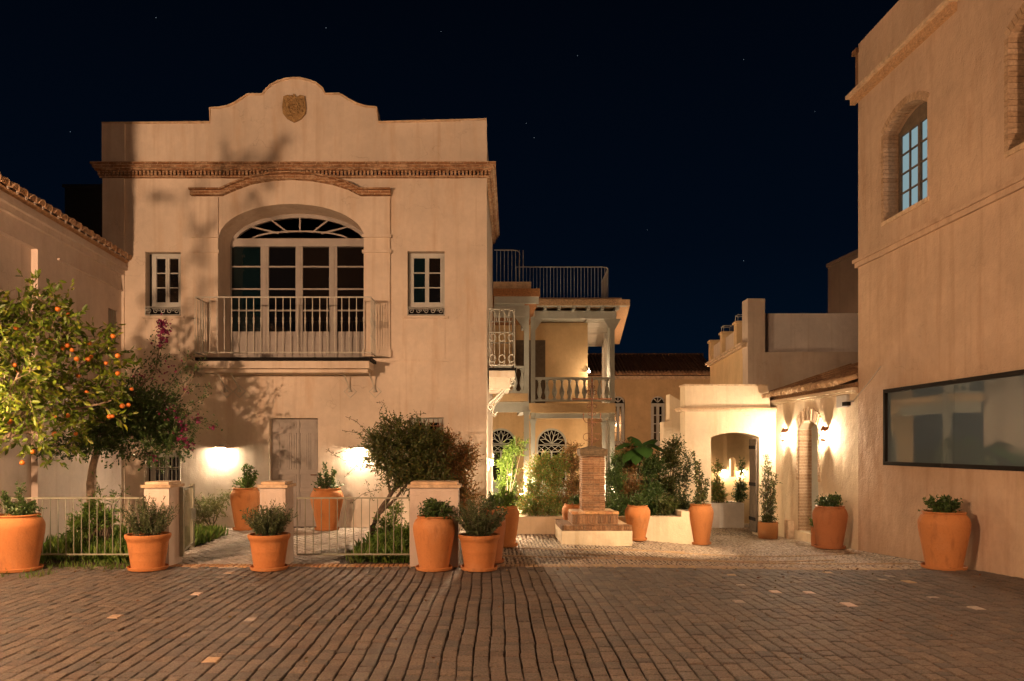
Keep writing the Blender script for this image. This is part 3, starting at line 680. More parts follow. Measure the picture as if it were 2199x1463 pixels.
def tile_mesh(r0, r1, L, mat, plug=True, name='tile', n=8):
    """barrel tile along +Y (uphill), centred on x=0, resting on z=0; solid mortar plug at its mouth"""
    vs = []; th = .014
    for (r, y) in ((r0, 0), (r1, L)):
        for k in range(n + 1):
            a = PI * k / n; vs.append((r * math.cos(a), y, r * math.sin(a)))
        for k in range(n + 1):
            a = PI * k / n; vs.append(((r - th) * math.cos(a), y, (r - th) * math.sin(a)))
    m = n + 1; fs = []
    for k in range(n):
        fs += [(k, k + 1, 2 * m + k + 1, 2 * m + k), (m + k + 1, m + k, 3 * m + k, 3 * m + k + 1), (k + 1, k, m + k, m + k + 1)]
    b = len(vs)
    if plug:
        vs += [((r0 - th) * math.cos(PI * k / n), .012, (r0 - th) * math.sin(PI * k / n)) for k in range(n + 1)]; fs.append(tuple(range(b, b + m)))
    me = bpy.data.meshes.new(name); me.from_pydata(vs, [], fs); me.update(); me.materials.append(mat)
    me.polygons.foreach_set('use_smooth', [len(p.vertices) == 4 for p in me.polygons]); return me
T1 = tile_mesh(.095, .08, .42, M['tile'])
n = int(U1 / .235); phi = math.atan2(Lp.n.y, Lp.n.x)      # outward direction
def lay_tile(me, parent, p, out, pitch, name='tile', jit=.02):
    o = bpy.data.objects.new(name, me); col.objects.link(o); o.parent = parent
    yaw = math.atan2(-out.y, -out.x) - PI / 2
    o.rotation_euler = (pitch + random.uniform(-jit, jit), random.uniform(-jit, jit), yaw + random.uniform(-jit, jit)); o.location = p - wloc(parent)
    return o
for i in range(n):
    for r in range(2 if i < 26 else 1):
        lay_tile(T1, lh, Lp.pt(.1 + i * .235, 5.30 + r * .33 * math.sin(R(22)) + random.uniform(-.008, .008), .19 - r * .33 * math.cos(R(22)) + random.uniform(-.012, .012)), Lp.n, R(22))
mb = MB(); mb.add([Lp.pt(0, 5.285, .15), Lp.pt(U1, 5.285, .15), Lp.pt(U1, 6.2, -2.2), Lp.pt(0, 6.2, -2.2), Lp.pt(0, 5.2, .0), Lp.pt(U1, 5.2, .0), Lp.pt(U1, 5.2, -2.2), Lp.pt(0, 5.2, -2.2)],
    [(0, 1, 2, 3), (4, 5, 1, 0), (4, 7, 6, 5), (5, 6, 2, 1), (6, 7, 3, 2), (7, 4, 0, 3)]); mb.build('roof_bed', M['tile'], lh)
mb = MB()
for i in range(n + 1): p = Lp.pt(-.02 + i * .235, 5.30, .16); mb.tube([p, Lp.pt(-.02 + i * .235, 5.42, -.2)], .03, 5)
fast(mb, 'mortar_fill', M['plaster_left'], lh)
# dark block beyond its roof
bb = thing('far_building', 'dark flat-topped block behind the tile eaves of the left house', 'building', (pX(180, 26), 26, 0))
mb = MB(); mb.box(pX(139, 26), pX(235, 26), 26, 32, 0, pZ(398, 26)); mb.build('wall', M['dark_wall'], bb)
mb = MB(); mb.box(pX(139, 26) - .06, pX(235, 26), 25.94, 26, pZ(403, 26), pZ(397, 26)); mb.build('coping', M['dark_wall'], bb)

# street lanterns fixed to the two long houses just out of frame: they light the square
def lantern(label, wall, c, power, colour=STREET, rad=.08):
    c = Vector(c); wall = Vector(wall); ln = thing('street_lantern', label, 'lantern', c)
    mb = MB(); mb.tube([wall + Vector((0, 0, .25)), wall.lerp(c, .6) + Vector((0, 0, .5)), c + Vector((0, 0, .42)), c + Vector((0, 0, .30))], .016, 6); mb.tube([wall - Vector((0, 0, .2)), wall.lerp(c, .5) + Vector((0, 0, .38))], .012, 6); mb.build('bracket', M['black'], ln)
    mb = MB(); mb.lathe([(.16, .20), (.10, .26), (.03, .30)], 6, c); mb.build('cap', M['black'], ln)
    mb = MB()
    for k in range(4): a = PI / 4 + k * PI / 2; mb.tube([c + Vector((.08 * math.cos(a), .08 * math.sin(a), -.2)), c + Vector((.14 * math.cos(a), .14 * math.sin(a), .2))], .004, 4)
    mb.build('cage', M['black'], ln)
    point_light('lantern_light', c, power, colour, rad, ln)
lantern('street lantern on an iron bracket fixed to the left house', Lp.pt(uY(3.2), 3.7, 0), Lp.pt(uY(3.2), 3.7, .17), P_LEFT)
lantern('small lantern low on the left house beside the orange tree', Lp.pt(uY(9.0), 2.2, 0), Lp.pt(uY(8.6), 2.1, .45), 260, (1, .62, .34), .05)
lantern('street lantern on an iron bracket fixed to the right house', (6.6, 1.6, 4.2), (6.05, 1.6, 4.2), P_RIGHT)

# ================================================================ RIGHT HOUSE (flank in the plane X=6.6)
RX = 6.6; Rp = Pl((RX, 0, 0), (0, 1, 0), (-1, 0, 0))
rY = lambda p: RX * FPX / (p - VX)
rh = thing('right_house', 'tall plastered house along the right edge with brick-lined arched windows and a long picture window', 'house', (RX, 9, 0))
YC = rY(1843)
W1 = seg_arch(11.16, 12.39, 5.34, 6.78, .22); W2 = seg_arch(8.15, 9.43, 5.34, 6.78, .22)
mb = MB(); mb.prism(Rp, rect(1.0, YC, -.5, 8.75), [W1, W2, rect(6.2, rY(1900), 1.30, 2.55)], -.3, 0); mb.build('wall', M['plaster_right'], rh)
mb = MB(); mb.box(RX + .3, RX + 5, 1.0, YC, -.5, 8.75); mb.box(RX + .25, RX + .31, 6.1, 12.5, 1.2, 2.6); mb.build('rear_wall', M['plaster_right'], rh)
mb = MB(); mb.boxp(Rp, 10.45, YC + .12, 7.72, 7.84, 0, .09); mb.build('cornice_band', M['ochre_brick'], rh)
mb = MB(); mb.boxp(Rp, 10.43, YC + .17, 7.843, 7.90, 0, .15); mb.build('cornice_cap', M['moulding'], rh)
mb = MB(); mb.box(RX - .0, RX + .2, YC, YC + .10, 7.90, 8.60); mb.box(RX - .05, RX + .2, YC - .02, YC + .14, 8.60, 8.68); mb.build('parapet_end', M['old_brick'], rh)
mb = MB(); mb.boxp(Rp, 1.0, YC + .05, 4.86, 4.92, 0, .085); mb.boxp(Rp, 1.0, YC + .03, 4.78, 4.86, 0, .05); mb.build('string_course', M['plaster_right'], rh)
for (a, b), lit in (((11.16, 12.39), True), ((8.15, 9.43), False)):
    # brick lining of the reveal, each course a part, and the brick ring of the arch
    nb_ = 20
    for k in range(nb_):
        z0 = 5.34 + k * 1.44 / nb_
        mb = MB(); d = random.uniform(.0, .006); mb.boxp(Rp, b - .012 - d, b + .06, z0 + .004, z0 + 1.44 / nb_ - .004, -.27, .006 + d); mb.build('brick', M['soft_brick'], rh)
    hw = (b - a) / 2; rise = .22; r_ = (hw * hw + rise * rise) / (2 * rise); A = math.degrees(math.asin(hw / r_)); cu, cv = (a + b) / 2, 6.78 + rise - r_
    nk = 18
    for k in range(nk):
        a0, a1 = R(90 - A + 2 * A * (k + .06) / nk), R(90 - A + 2 * A * (k + .94) / nk)
        mb = MB(); q = [(cu + rad * math.cos(t), cv + rad * math.sin(t)) for rad, t in ((r_ - .01, a0), (r_ + .11, a0), (r_ + .11, a1), (r_ - .01, a1))]
        mb.prism(Rp, q, [], -.2, .008 + random.uniform(0, .005)); mb.build('brick', M['soft_brick'], rh)
    mb = MB(); mb.boxp(Rp, a - .05, b + .05, 5.27, 5.338, -.05, .02); mb.build('sill', M['moulding'], rh)
    P = Rp; wf = -.24
    o = window(rh, P, a, b - .01, 5.34, 6.80, wf, 4, 4, mat='wood_dark', fr=.05, bar=.022, pane_mats=('pane_lit',) if lit else ('glass_dark',), leaves=2)
    mb = MB(); top = seg_arch(a, b, 6.79, 6.80, .2)
    mb.prism(P, top, [], wf - .05, wf - .01); mb.build('arch_head', M['wood_dark'], rh)
# long picture window
pw = rY(1900)
mb = MB(); mb.prism(Rp, rect(6.2, pw, 1.30, 2.55), [rect(6.26, pw - .055, 1.36, 2.49)], -.18, .03); f = mb.build('picture_window', M['black'], rh, label='long picture window in a thin black frame')
for a, b in ((6.26, 10.55), (10.556, pw - .055)):
    mb = MB(); mb.boxp(Rp, a, b, 1.36, 2.49, -.03, -.02); mb.build('pane', M['glass_big'], f)
# floodlight just out of frame on the same wall, aimed at the court
fld = thing('floodlight', 'floodlight on a short arm high on the right house, aimed at the court', 'floodlight', (6.3, 8.5, 3.7))
mb = MB(); mb.tube([(6.6, 8.5, 3.8), (6.38, 8.5, 3.8)], .02, 6); mb.box(6.28, 6.42, 8.38, 8.46, 3.68, 3.84); mb.build('housing', M['black'], fld)
sl_ = bpy.data.lights.new('floodlight_light', 'SPOT'); sl_.energy = P_FLOOD; sl_.color = WARM; sl_.spot_size = R(37); sl_.spot_blend = .55; sl_.shadow_soft_size = .06
so_ = bpy.data.objects.new('floodlight_light', sl_); col.objects.link(so_); so_.location = (6.3, 8.55, 3.76); so_.rotation_euler = (Vector((1.75, 13.9, .1)) - Vector((6.3, 8.55, 3.76))).to_track_quat('-Z', 'Y').to_euler()
# security camera
cc = thing('security_camera', 'small security camera on a white box at the corner of the right house', 'camera', Rp.pt(13.6, 2.4, .1))
mb = MB(); mb.boxp(Rp, 13.55, 13.95, 2.33, 2.55, .002, .05); mb.build('box', M['cctv'], cc)
mb = MB(); mb.boxp(Rp, 13.30, 13.48, 2.34, 2.41, .10, .17); mb.build('body', M['black'], cc)
mb = MB(); mb.tube([Rp.pt(13.4, 2.42, .0), Rp.pt(13.4, 2.43, .13)], .014, 6); mb.boxp(Rp, 13.26, 13.5, 2.41, 2.425, .08, .19); mb.build('bracket', M['cctv'], cc)
mb = MB(); mb.tube([Rp.pt(13.4, 2.42, .012), Rp.pt(12.9, 2.68, .012), Rp.pt(12.45, 2.95, .012)], .006, 5); mb.build('cable', M['cctv'], cc)
# dark block beyond the right house
bb = thing('far_building', 'dark brown block rising behind the right house above the low grey wall', 'building', (pX(1820, 30), 30, 0))
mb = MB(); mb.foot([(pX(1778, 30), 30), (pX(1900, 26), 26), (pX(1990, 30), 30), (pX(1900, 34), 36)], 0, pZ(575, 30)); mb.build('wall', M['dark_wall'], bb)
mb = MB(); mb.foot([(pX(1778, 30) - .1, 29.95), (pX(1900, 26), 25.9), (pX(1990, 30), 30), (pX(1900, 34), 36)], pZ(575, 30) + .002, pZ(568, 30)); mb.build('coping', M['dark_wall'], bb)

# ================================================================ LOW WING with the brick doorway
lw = thing('low_wing', 'low plastered wing with clay tile roof and narrow brick-arched doorway', 'building', (RX, 15.2, -.3))
DA, DB = 14.83, 15.72
mb = MB(); door_out = seg_arch(DA, DB, -.45, 1.98, .16)
mb.prism(Rp, [(YC, -.6), (DA, -.6), (DA, 1.98)] + seg_arch(DA, DB, 0, 1.98, .16)[2:][::-1][1:-1] + [(DB, 1.98), (DB, -.6), (17.4, -.6), (17.4, 2.62), (YC, 2.62)], [], -.5, 0)
mb.build('wall', M['plaster_gate'], lw)
mb = MB(); mb.boxp(Rp, YC, 17.4, 2.56, 2.60, 0, .05); mb.boxp(Rp, YC, 17.4, 2.602, 2.66, 0, .10); mb.build('eaves_moulding', M['plaster_gate'], lw)
mb = MB(); mb.boxp(Rp, DA, DB, -.35, 2.14, -.32, -.25); mb.build('door', M['paint_blue'], lw)
mb = MB(); mb.boxp(Rp, DA - .06, DB + .02, g(6.5, 15.2) - .05, g(6.5, 15.2) + .16, -.36, .09); mb.build('threshold', M['plaster_gate'], lw)
nb_ = 32
for k in range(nb_):
    z0 = -.16 + k * 2.12 / nb_
    mb = MB(); d = random.uniform(0, .006); mb.boxp(Rp, DB - .014 - d, DB + .05, z0 + .004, z0 + 2.12 / nb_ - .004, -.25, .004 + d); mb.build('brick', M['soft_brick'], lw)
for k in range(14):
    z0 = .9 + k * .075
    mb = MB(); mb.boxp(Rp, DA - .11 + (.04 if k % 2 else 0), DA - .003, z0 + .004, z0 + .071, -.02, .012 + random.uniform(0, .008)); mb.build('brick', M['moulding'], lw)
    mb = MB(); mb.boxp(Rp, DB + .053, DB + .15 - (.04 if k % 2 else 0), z0 + .004, z0 + .071, -.02, .012 + random.uniform(0, .008)); mb.build('brick', M['moulding'], lw)
a, b = DA - .02, DB + .02; hw = (b - a) / 2; rise = .16; r_ = (hw * hw + rise * rise) / (2 * rise); A = math.degrees(math.asin(hw / r_)); cu, cv = (a + b) / 2, 1.99 + rise - r_
for k in range(15):
    a0, a1 = R(90 - A + 2 * A * (k + .1) / 15), R(90 - A + 2 * A * (k + .9) / 15); ro = .24 + random.uniform(-.02, .03)
    mb = MB(); mb.prism(Rp, [(cu + rad * math.cos(t), cv + rad * math.sin(t)) for rad, t in ((r_, a0), (r_ + ro, a0), (r_ + ro, a1), (r_, a1))], [], -.05, .018 + random.uniform(0, .012)); mb.build('brick', M['moulding'], lw)
M['tile_light'] = varied('tile_light', [(.58, .40, .24), (.48, .31, .18), (.64, .47, .30)], .9, 18, .006, .4)
T2 = tile_mesh(.092, .08, .42, M['tile_light']); T2b = tile_mesh(.092, .08, .42, M['old_brick'])
pit = R(19)
nt_ = 18
for i in range(nt_):
    for r in range(6):
        lay_tile(T2 if r == 0 else T2b, lw, Rp.pt(YC + .12 + i * .232, 2.70 + r * .36 * math.sin(pit) + random.uniform(-.01, .01), .33 - r * .36 * math.cos(pit) + random.uniform(-.015, .015)), Rp.n, pit)
mb = MB(); zz = lambda q: 2.685 + (.22 + q) * math.tan(pit)
mb.add([Rp.pt(YC, zz(-.06), .06), Rp.pt(17.42, zz(-.06), .06), Rp.pt(17.42, zz(2.2), -2.2), Rp.pt(YC, zz(2.2), -2.2), Rp.pt(YC, 2.63, .0), Rp.pt(17.42, 2.63, .0), Rp.pt(17.42, 2.63, -2.2), Rp.pt(YC, 2.63, -2.2)],
    [(0, 1, 2, 3), (4, 5, 1, 0), (4, 7, 6, 5), (5, 6, 2, 1), (6, 7, 3, 2), (7, 4, 0, 3)]); mb.build('roof_bed', M['old_brick'], lw)
# small buttress stone by the doorway
st = thing('guard_stone', 'short square plastered guard stone left of the brick doorway', 'stone post', Rp.pt(16.05, g(6.5, 16), .1))
mb = MB(); mb.boxp(Rp, 15.98, 16.16, g(6.5, 16) - .03, g(6.5, 16) + .38, .002, .14); mb.build('block', M['moulding'], st)
def sconce(yc, z, label):
    t = thing('sconce', label, 'wall lamp', Rp.pt(yc, z, .09), 'pair of sconces beside the brick doorway')
    c = Rp.pt(yc, z, .10)
    mb = MB(); mb.lathe([(.062, .088), (.060, .10), (.035, .15), (.012, .19)], 14, c); mb.lathe([(.050, -.080), (.052, -.092), (.02, -.11)], 14, c); mb.tube([c + Vector((0, 0, -.08)), c + Vector((0, 0, .09))], .006, 5); mb.build('cap', M['iron_rust'], t)
    mb = MB(); mb.boxp(Rp, yc - .012, yc + .012, z + .10, z + .17, .001, .09); mb.build('arm', M['iron_rust'], t)
    mb = MB(); mb.lathe([(.020, -.036), (.020, .036)], 14, c); mb.build('glass', M['lamp_side'], t)
sconce(16.3, 1.83, 'glowing sconce in the corner beside the archway wall'); sconce(14.38, 1.82, 'glowing sconce between the brick doorway and the corner of the tall right house')

# ================================================================ ARCHWAY WALL (Y=17)
AY = 17.0; Ap = Pl((0, AY, 0), (1, 0, 0), (0, -1, 0)); aX = lambda p: pX(p, AY); aZ = lambda p: pZ(p, AY)
gw = thing('archway_wall', 'brightly lit plastered wall with an open archway and a moulded band', 'wall', (aX(1570), AY, -.4))
o0, o1 = aX(1527), aX(1630)
head = seg_arch(o0, o1, 0, aZ(939), aZ(929) - aZ(939))[2:][::-1]
mb = MB(); mb.prism(Ap, [(aX(1471), -.6), (o0, -.6), (o0, aZ(939))] + head[1:-1] + [(o1, aZ(939)), (o1, -.6), (6.62, -.6), (6.62, aZ(880)), (aX(1655), aZ(880)), (aX(1652), aZ(850)), (aX(1648), aZ(829)), (aX(1471), aZ(829))], [], -.42, 0)
mb.build('wall', M['plaster_gate'], gw)
mb = MB(); mb.boxp(Ap, aX(1471) - .10, 6.6, aZ(884), aZ(880), -.45, .05); mb.boxp(Ap, aX(1471) - .13, 6.6, aZ(880) + .001, aZ(876), -.45, .085); mb.build('string_course', M['moulding'], gw)
mb = MB(); mb.boxp(Ap, aX(1471) - .02, aX(1649), aZ(829) + .001, aZ(825.5), -.44, .02); mb.build('coping', M['moulding'], gw)
gt = thing('archway_gate', 'dark wooden gate leaf standing open inside the archway', 'gate', (o1, AY + .3, -.4))
for k in range(3): mb = MB(); mb.box(o1 - .06, o1 - .02, AY + .05 + k * .135, AY + .182 + k * .135, -.36, 1.78); mb.build('plank', M['wood_dark'], gt)
for z in (-.1, .7, 1.55): mb = MB(); mb.box(o1 - .075, o1 - .06, AY + .05, AY + .45, z, z + .08); mb.build('iron_strap', M['black'], gt)
# walls behind and left of the archway wall
bw_ = thing('garden_wall', 'low stepped plaster wall left of the archway', 'wall', (aX(1440), 19, 0))
q = Pl((0, 19, 0), (1, 0, 0), (0, -1, 0)); qX = lambda p: pX(p, 19); qZ = lambda p: pZ(p, 19)
mb = MB(); mb.prism(q, [(qX(1425), -.3), (qX(1520), -.3), (qX(1520), qZ(858)), (qX(1463), qZ(862)), (qX(1438), qZ(847)), (qX(1438), qZ(904)), (qX(1425), qZ(906))], [], -.4, 0); mb.build('wall', M['plaster_gate'], bw_)
lantern('unseen lantern added behind the terrace building to light the rear house', (8.2, 25.05, 3.0), (8.2, 25.6, 3.0), P_REAR)  # added lantern, kept out of sight, to brighten rear house and gallery side
# court beyond the archway
CY = 19.9
cb = thing('rear_court_wall', 'rear court wall with a lit arched slit seen through the archway', 'wall', (pX(1570, CY), CY, -.4))
q = Pl((0, CY, 0), (1, 0, 0), (0, -1, 0)); cX = lambda p: pX(p, CY); cZ = lambda p: pZ(p, CY)
mb = MB(); mb.prism(q, rect(cX(1475), cX(1690), -.6, 2.95), [arch(cX(1566), cX(1580), cZ(1025), cZ(990), cZ(982) - cZ(990))], -.4, 0); mb.build('wall', M['plaster_yellow'], cb)
mb = MB(); mb.boxp(q, cX(1560), cX(1586), cZ(1030), cZ(975), -.5, -.41); mb.build('slit_pane', M['niche'], cb)
for pxx, lab in ((1553, 'left'), (1592, 'right')):
    t = thing('wall_lamp', 'glowing uplight on the rear court wall, %s of the lit slit' % ('left' if lab == 'left' else 'right'), 'wall lamp', q.pt(cX(pxx), cZ(1020), .1))
    mb = MB(); mb.boxp(q, cX(pxx) - .05, cX(pxx) + .05, cZ(1013), cZ(1010), .05, .12); mb.build('diffuser', M['lamp_small'], t)
    mb = MB(); mb.boxp(q, cX(pxx) - .06, cX(pxx) + .06, cZ(1010) + .001, cZ(1008), .001, .14); mb.build('hood', M['iron_light'], t)
    point_light('lamp_light', q.pt(cX(pxx), cZ(1016), .14), 24, WARM, .04, t)
PBY = 18.7
pb = thing('rear_planter', 'white planter box in the court beyond the archway', 'planter', (pX(1560, PBY), PBY, -.4))
xa_, xb_ = pX(1500, PBY), pX(1598, PBY); zt_ = pZ(1081, PBY)
mb = MB(); mb.box(xa_, xb_, PBY, PBY + .12, -.45, zt_); mb.box(xa_, xb_, PBY + .7, PBY + .8, -.45, zt_); mb.box(xb_ - .1, xb_, PBY + .12, PBY + .7, -.45, zt_); mb.build('box', M['plaster_pale'], pb)
mb = MB(); mb.box(xa_, xb_ - .1, PBY + .12, PBY + .7, -.45, zt_ - .05); mb.build('soil', M['soil'], pb)

# ================================================================ TERRACE BUILDING behind the low wing
tb = thing('terrace_building', 'grey flat-roofed building with pillared roof parapet above the low wing', 'building', (7.0, 20, 0))
q = Pl((0, 20, 0), (1, 0, 0), (0, -1, 0)); tX = lambda p: pX(p, 20); tZ = lambda p: pZ(p, 20)
mb = MB(); mb.box(tX(1606), 10.8, 20, 20.4, 0, tZ(756)); mb.build('wall', M['plaster_grey'], tb)
mb = MB(); mb.box(tX(1643), 10.8, 20.22, 20.5, tZ(756) + .001, tZ(670)); mb.build('roof_parapet', M['plaster_pale'], tb)
mb = MB(); mb.box(tX(1606), tX(1643) - .003, 20, 20.45, tZ(756) + .001, tZ(641)); mb.build('corner_pier', M['plaster_grey'], tb)
mb = MB(); fx0, fx1 = tX(1606), pX(1525, 25); mb.foot([(fx0, 20.4), (10.8, 20.5), (11, 25), (fx1, 25)], 0, 4.32); mb.build('side_wall', M['plaster_yellow'], tb)
d = Vector((fx1 - fx0, 4.6, 0)).normalized(); TP = Pl((fx0, 20.4, 0), d, (-d.y, d.x, 0)); TLn = 4.6 / d.y
mb = MB(); mb.boxp(TP, -.3, TLn + .05, 4.30, 4.36, -.1, .10); mb.boxp(TP, -.35, TLn + .08, 4.362, 4.42, -.1, .15); mb.build('cornice', M['moulding'], tb)
for k, u in enumerate((.55, 2.45, TLn - .32)):
    mb = MB(); mb.boxp(TP, u, u + .36, 4.422, 5.08, -.3, .04); mb.boxp(TP, u - .04, u + .40, 5.082, 5.14, -.34, .08); mb.build('parapet_pillar', M['plaster_yellow'], tb)
mb = MB(); mb.boxp(TP, .92, 2.44, 4.422, 4.95, -.2, -.05); mb.boxp(TP, 2.83, TLn - .33, 4.422, 4.95, -.2, -.05); mb.build('parapet_panel', M['plaster_grey'], tb)
mb = MB()
for u in (.55, 2.45):
    pts = [TP.pt(u + .03, 5.14, 0), TP.pt(u + .03, 5.32, 0), TP.pt(u + .33, 5.32, 0), TP.pt(u + .33, 5.14, 0)]; mb.tube(pts, .012, 5)
    pts = [TP.pt(u + .03, 5.14, -.25), TP.pt(u + .03, 5.32, -.25), TP.pt(u + .33, 5.32, -.25), TP.pt(u + .33, 5.14, -.25)]; mb.tube(pts, .012, 5); mb.tube([TP.pt(u + .03, 5.32, 0), TP.pt(u + .03, 5.32, -.25)], .012, 5); mb.tube([TP.pt(u + .33, 5.32, 0), TP.pt(u + .33, 5.32, -.25)], .012, 5)
mb.build('lamp_frame', M['iron_light'], tb)
mb = MB(); mb.boxp(TP, 1.3, 1.62, 2.95, 3.35, -.02, .012); mb.build('shutter', M['paint_blue'], tb)

# ================================================================ REAR HOUSE with tile roof (Y=36)
HY = 36.0; q = Pl((0, HY, 0), (1, 0, 0), (0, -1, 0)); hX = lambda p: pX(p, HY); hZ = lambda p: pZ(p, HY)
rr_ = thing('rear_house', 'long cream house at the back with dark tile roof and grey arched windows', 'house', (hX(1420), HY, 0))
wl, wr = hX(1235), hX(1545)
wins = [(1321, 1342), (1398, 1429)]
mb = MB(); mb.prism(q, rect(wl, wr, 0, hZ(812)), [arch(hX(a), hX(b), hZ(958), hZ(864), hZ(851) - hZ(864)) for a, b in ((1314, 1342), (1398, 1429))], -.4, 0); mb.build('wall', M['plaster_yellow'], rr_)
mb = MB(); mb.boxp(q, wl, wr, hZ(815), hZ(808), 0, .10); mb.build('eaves_moulding', M['moulding'], rr_)
for a, b in ((1314, 1342), (1398, 1429)):
    o = window(rr_, q, hX(a), hX(b), hZ(957), hZ(866), -.1, 2, 4, mat='paint', fr=.09, bar=.04, pane_mats=('glass_dark',))
    mb = MB(); c = (hX(a) + hX(b)) / 2; rad = (hX(b) - hX(a)) / 2
    mb.ribbon(q, arc(c, hZ(864), rad - .03, hZ(851) - hZ(864) - .03, 0, 180, 12), .06, -.16, -.1)
    for ang in (45, 90, 135): mb.ribbon(q, [(c, hZ(864)), (c + rad * .8 * math.cos(R(ang)), hZ(864) + rad * .8 * math.sin(R(ang)))], .04, -.15, -.11)
    mb.build('fanlight', M['paint'], o)
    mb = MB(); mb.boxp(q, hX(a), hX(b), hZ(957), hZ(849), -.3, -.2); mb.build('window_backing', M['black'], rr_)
T3 = tile_mesh(.085, .075, .55, M['tile'], name='tile', n=6); T4 = tile_mesh(.085, .075, .55, M['roof_dark'], plug=False, n=6)
rest = MB(); pitr = R(24); n = int((wr - wl) / .172)
for i in range(n):
    x = wl + .09 + i * .172
    o = bpy.data.objects.new('tile', T3); col.objects.link(o); o.parent = rr_; o.location = Vector((x, HY - .2, hZ(808) + .03)) - wloc(rr_); o.rotation_euler = (pitr, 0, random.uniform(-.02, .02))
    for r in range(1, 7):
        y0 = HY - .2 + r * .46 * math.cos(pitr); z0 = hZ(808) + .03 + r * .46 * math.sin(pitr) + .004 * r
        rest.add([(x + v.co.x, y0 + v.co.y * math.cos(pitr), z0 + v.co.y * math.sin(pitr) + v.co.z) for v in T4.vertices], [tuple(p.vertices) for p in T4.polygons])
fast(rest, 'roof_tiles', M['roof_dark'], rr_)
mb = MB(); zr = hZ(808) + .0; mb.add([(wl, HY - .18, zr), (wr, HY - .18, zr), (wr, HY + 2.75, zr + 1.30), (wl, HY + 2.75, zr + 1.30), (wl, HY + 3, zr), (wr, HY + 3, zr)], [(0, 1, 2, 3), (0, 4, 5, 1), (1, 5, 2), (0, 3, 4), (3, 2, 5, 4)]); mb.build('roof_bed', M['roof_dark'], rr_)
mb = MB(); mb.tube([(wl, HY + 2.72, zr + 1.36), (wr, HY + 2.72, zr + 1.36)], .1, 8); mb.build('ridge', M['roof_dark'], rr_)

# ================================================================ GALLERY HOUSE
gh = thing('gallery_house', 'cream house with grey timber galleries, balustrade and lotus fanlights', 'house', (1.6, 22, 0))
GX1 = pX(1262, 24)
G = Pl((0, 24, 0), (1, 0, 0), (0, -1, 0)); GXp = lambda p: pX(p, 24); GZp = lambda p: pZ(p, 24)
aw = [(GXp(1043), GXp(1109)), (GXp(1152), GXp(1218))]
spr = GZp(953); top = GZp(920)
mb = MB(); mb.prism(G, [(-.5, 0)] + sum([[(a, 0), (a, spr)] + arc((a + b) / 2, spr, (b - a) / 2, top - spr, 180, 0, 16)[1:-1] + [(b, spr), (b, 0)] for a, b in aw], []) + [(GX1, 0), (GX1, 5.6), (-.5, 5.6)], [], -.3, 0)
mb.build('wall', M['plaster_yellow'], gh)
mb = MB(); mb.foot([(GX1 - .3, 24.3), (GX1 + .0, 24.0), (4.07, 30), (-.5, 30), (-.5, 24.3)], 0.002, 5.598); mb.build('side_wall', M['plaster_pale'], gh)
for a, b in aw:
    c = (a + b) / 2; rad = (b - a) / 2 - .03; mb = MB(); wf = -.08
    mb.ribbon(G, [(a + .03, 0), (a + .03, spr)] + arc(c, spr, rad, top - spr - .03, 180, 0, 18)[1:-1] + [(b - .03, spr), (b - .03, 0)], .06, wf - .05, wf + .02)
    zb_ = spr - .06
    for z in (zb_, zb_ - .22): mb.boxp(G, a + .05, b - .05, z, z + .03, wf - .03, wf + .012)
    for i in range(4):
        u = a + .06 + i * (b - a - .12) / 4; wd_ = (b - a - .12) / 4
        mb.ribbon(G, [(u, zb_ - .19), (u + wd_, zb_ - .01)], .016, wf - .02, wf); mb.ribbon(G, [(u, zb_ - .01), (u + wd_, zb_ - .19)], .016, wf - .02, wf + .002)
    ry = top - spr
    for k, ang in enumerate((18, 54, 90, 126, 162)):       # petals of the lotus
        t = R(ang); tip = (c + math.cos(t) * rad * .86, spr + math.sin(t) * ry * .86)
        for da in (-16, 16):
            m_ = (c + math.cos(t + R(da)) * rad * .5, spr + math.sin(t + R(da)) * ry * .52)
            mb.ribbon(G, [(c, spr), m_, tip], .018, wf - .02, wf + .001 * k)
    for k in range(4):
        t = R(36 * (k + 1)); mb.ribbon(G, [(c + math.cos(t) * rad * .45, spr + math.sin(t) * ry * .45), (c + math.cos(t) * rad, spr + math.sin(t) * ry)], .016, wf - .02, wf + .006)
    zt_ = zb_ - .22
    mb.boxp(G, c - .025, c + .025, 0, zt_, wf - .03, wf + .015)
    for u in (a + .19, b - .19): mb.boxp(G, u - .015, u + .015, 0, zt_, wf - .03, wf + .01)
    mb.boxp(G, a + .05, b - .05, 0, .5, wf - .04, wf - .001); mb.boxp(G, a + .2, b - .2, 1.0, 1.03, wf - .03, wf + .005)
    fr_ = mb.build('window', M['paint_blue'], gh, label='arched window with white lotus fanlight')
    mb = MB(); mb.prism(G, [(a, 0), (b, 0)] + arc(c, spr, (b - a) / 2, ry, 0, 180, 16), [], wf - .1, wf - .06); mb.build('pane', M['glass_brown'], fr_)
mb = MB(); mb.boxp(G, GXp(1108), GXp(1171), 2.86, GZp(731), .002, .03); mb.build('gallery_door', M['wood_dark'], gh)
GY1, GY2 = 19.6, 22.0
z1 = lambda p: pZ(p, GY1); z2 = lambda p: pZ(p, GY2); x1 = lambda p: pX(p, GY1); x2 = lambda p: pX(p, GY2)
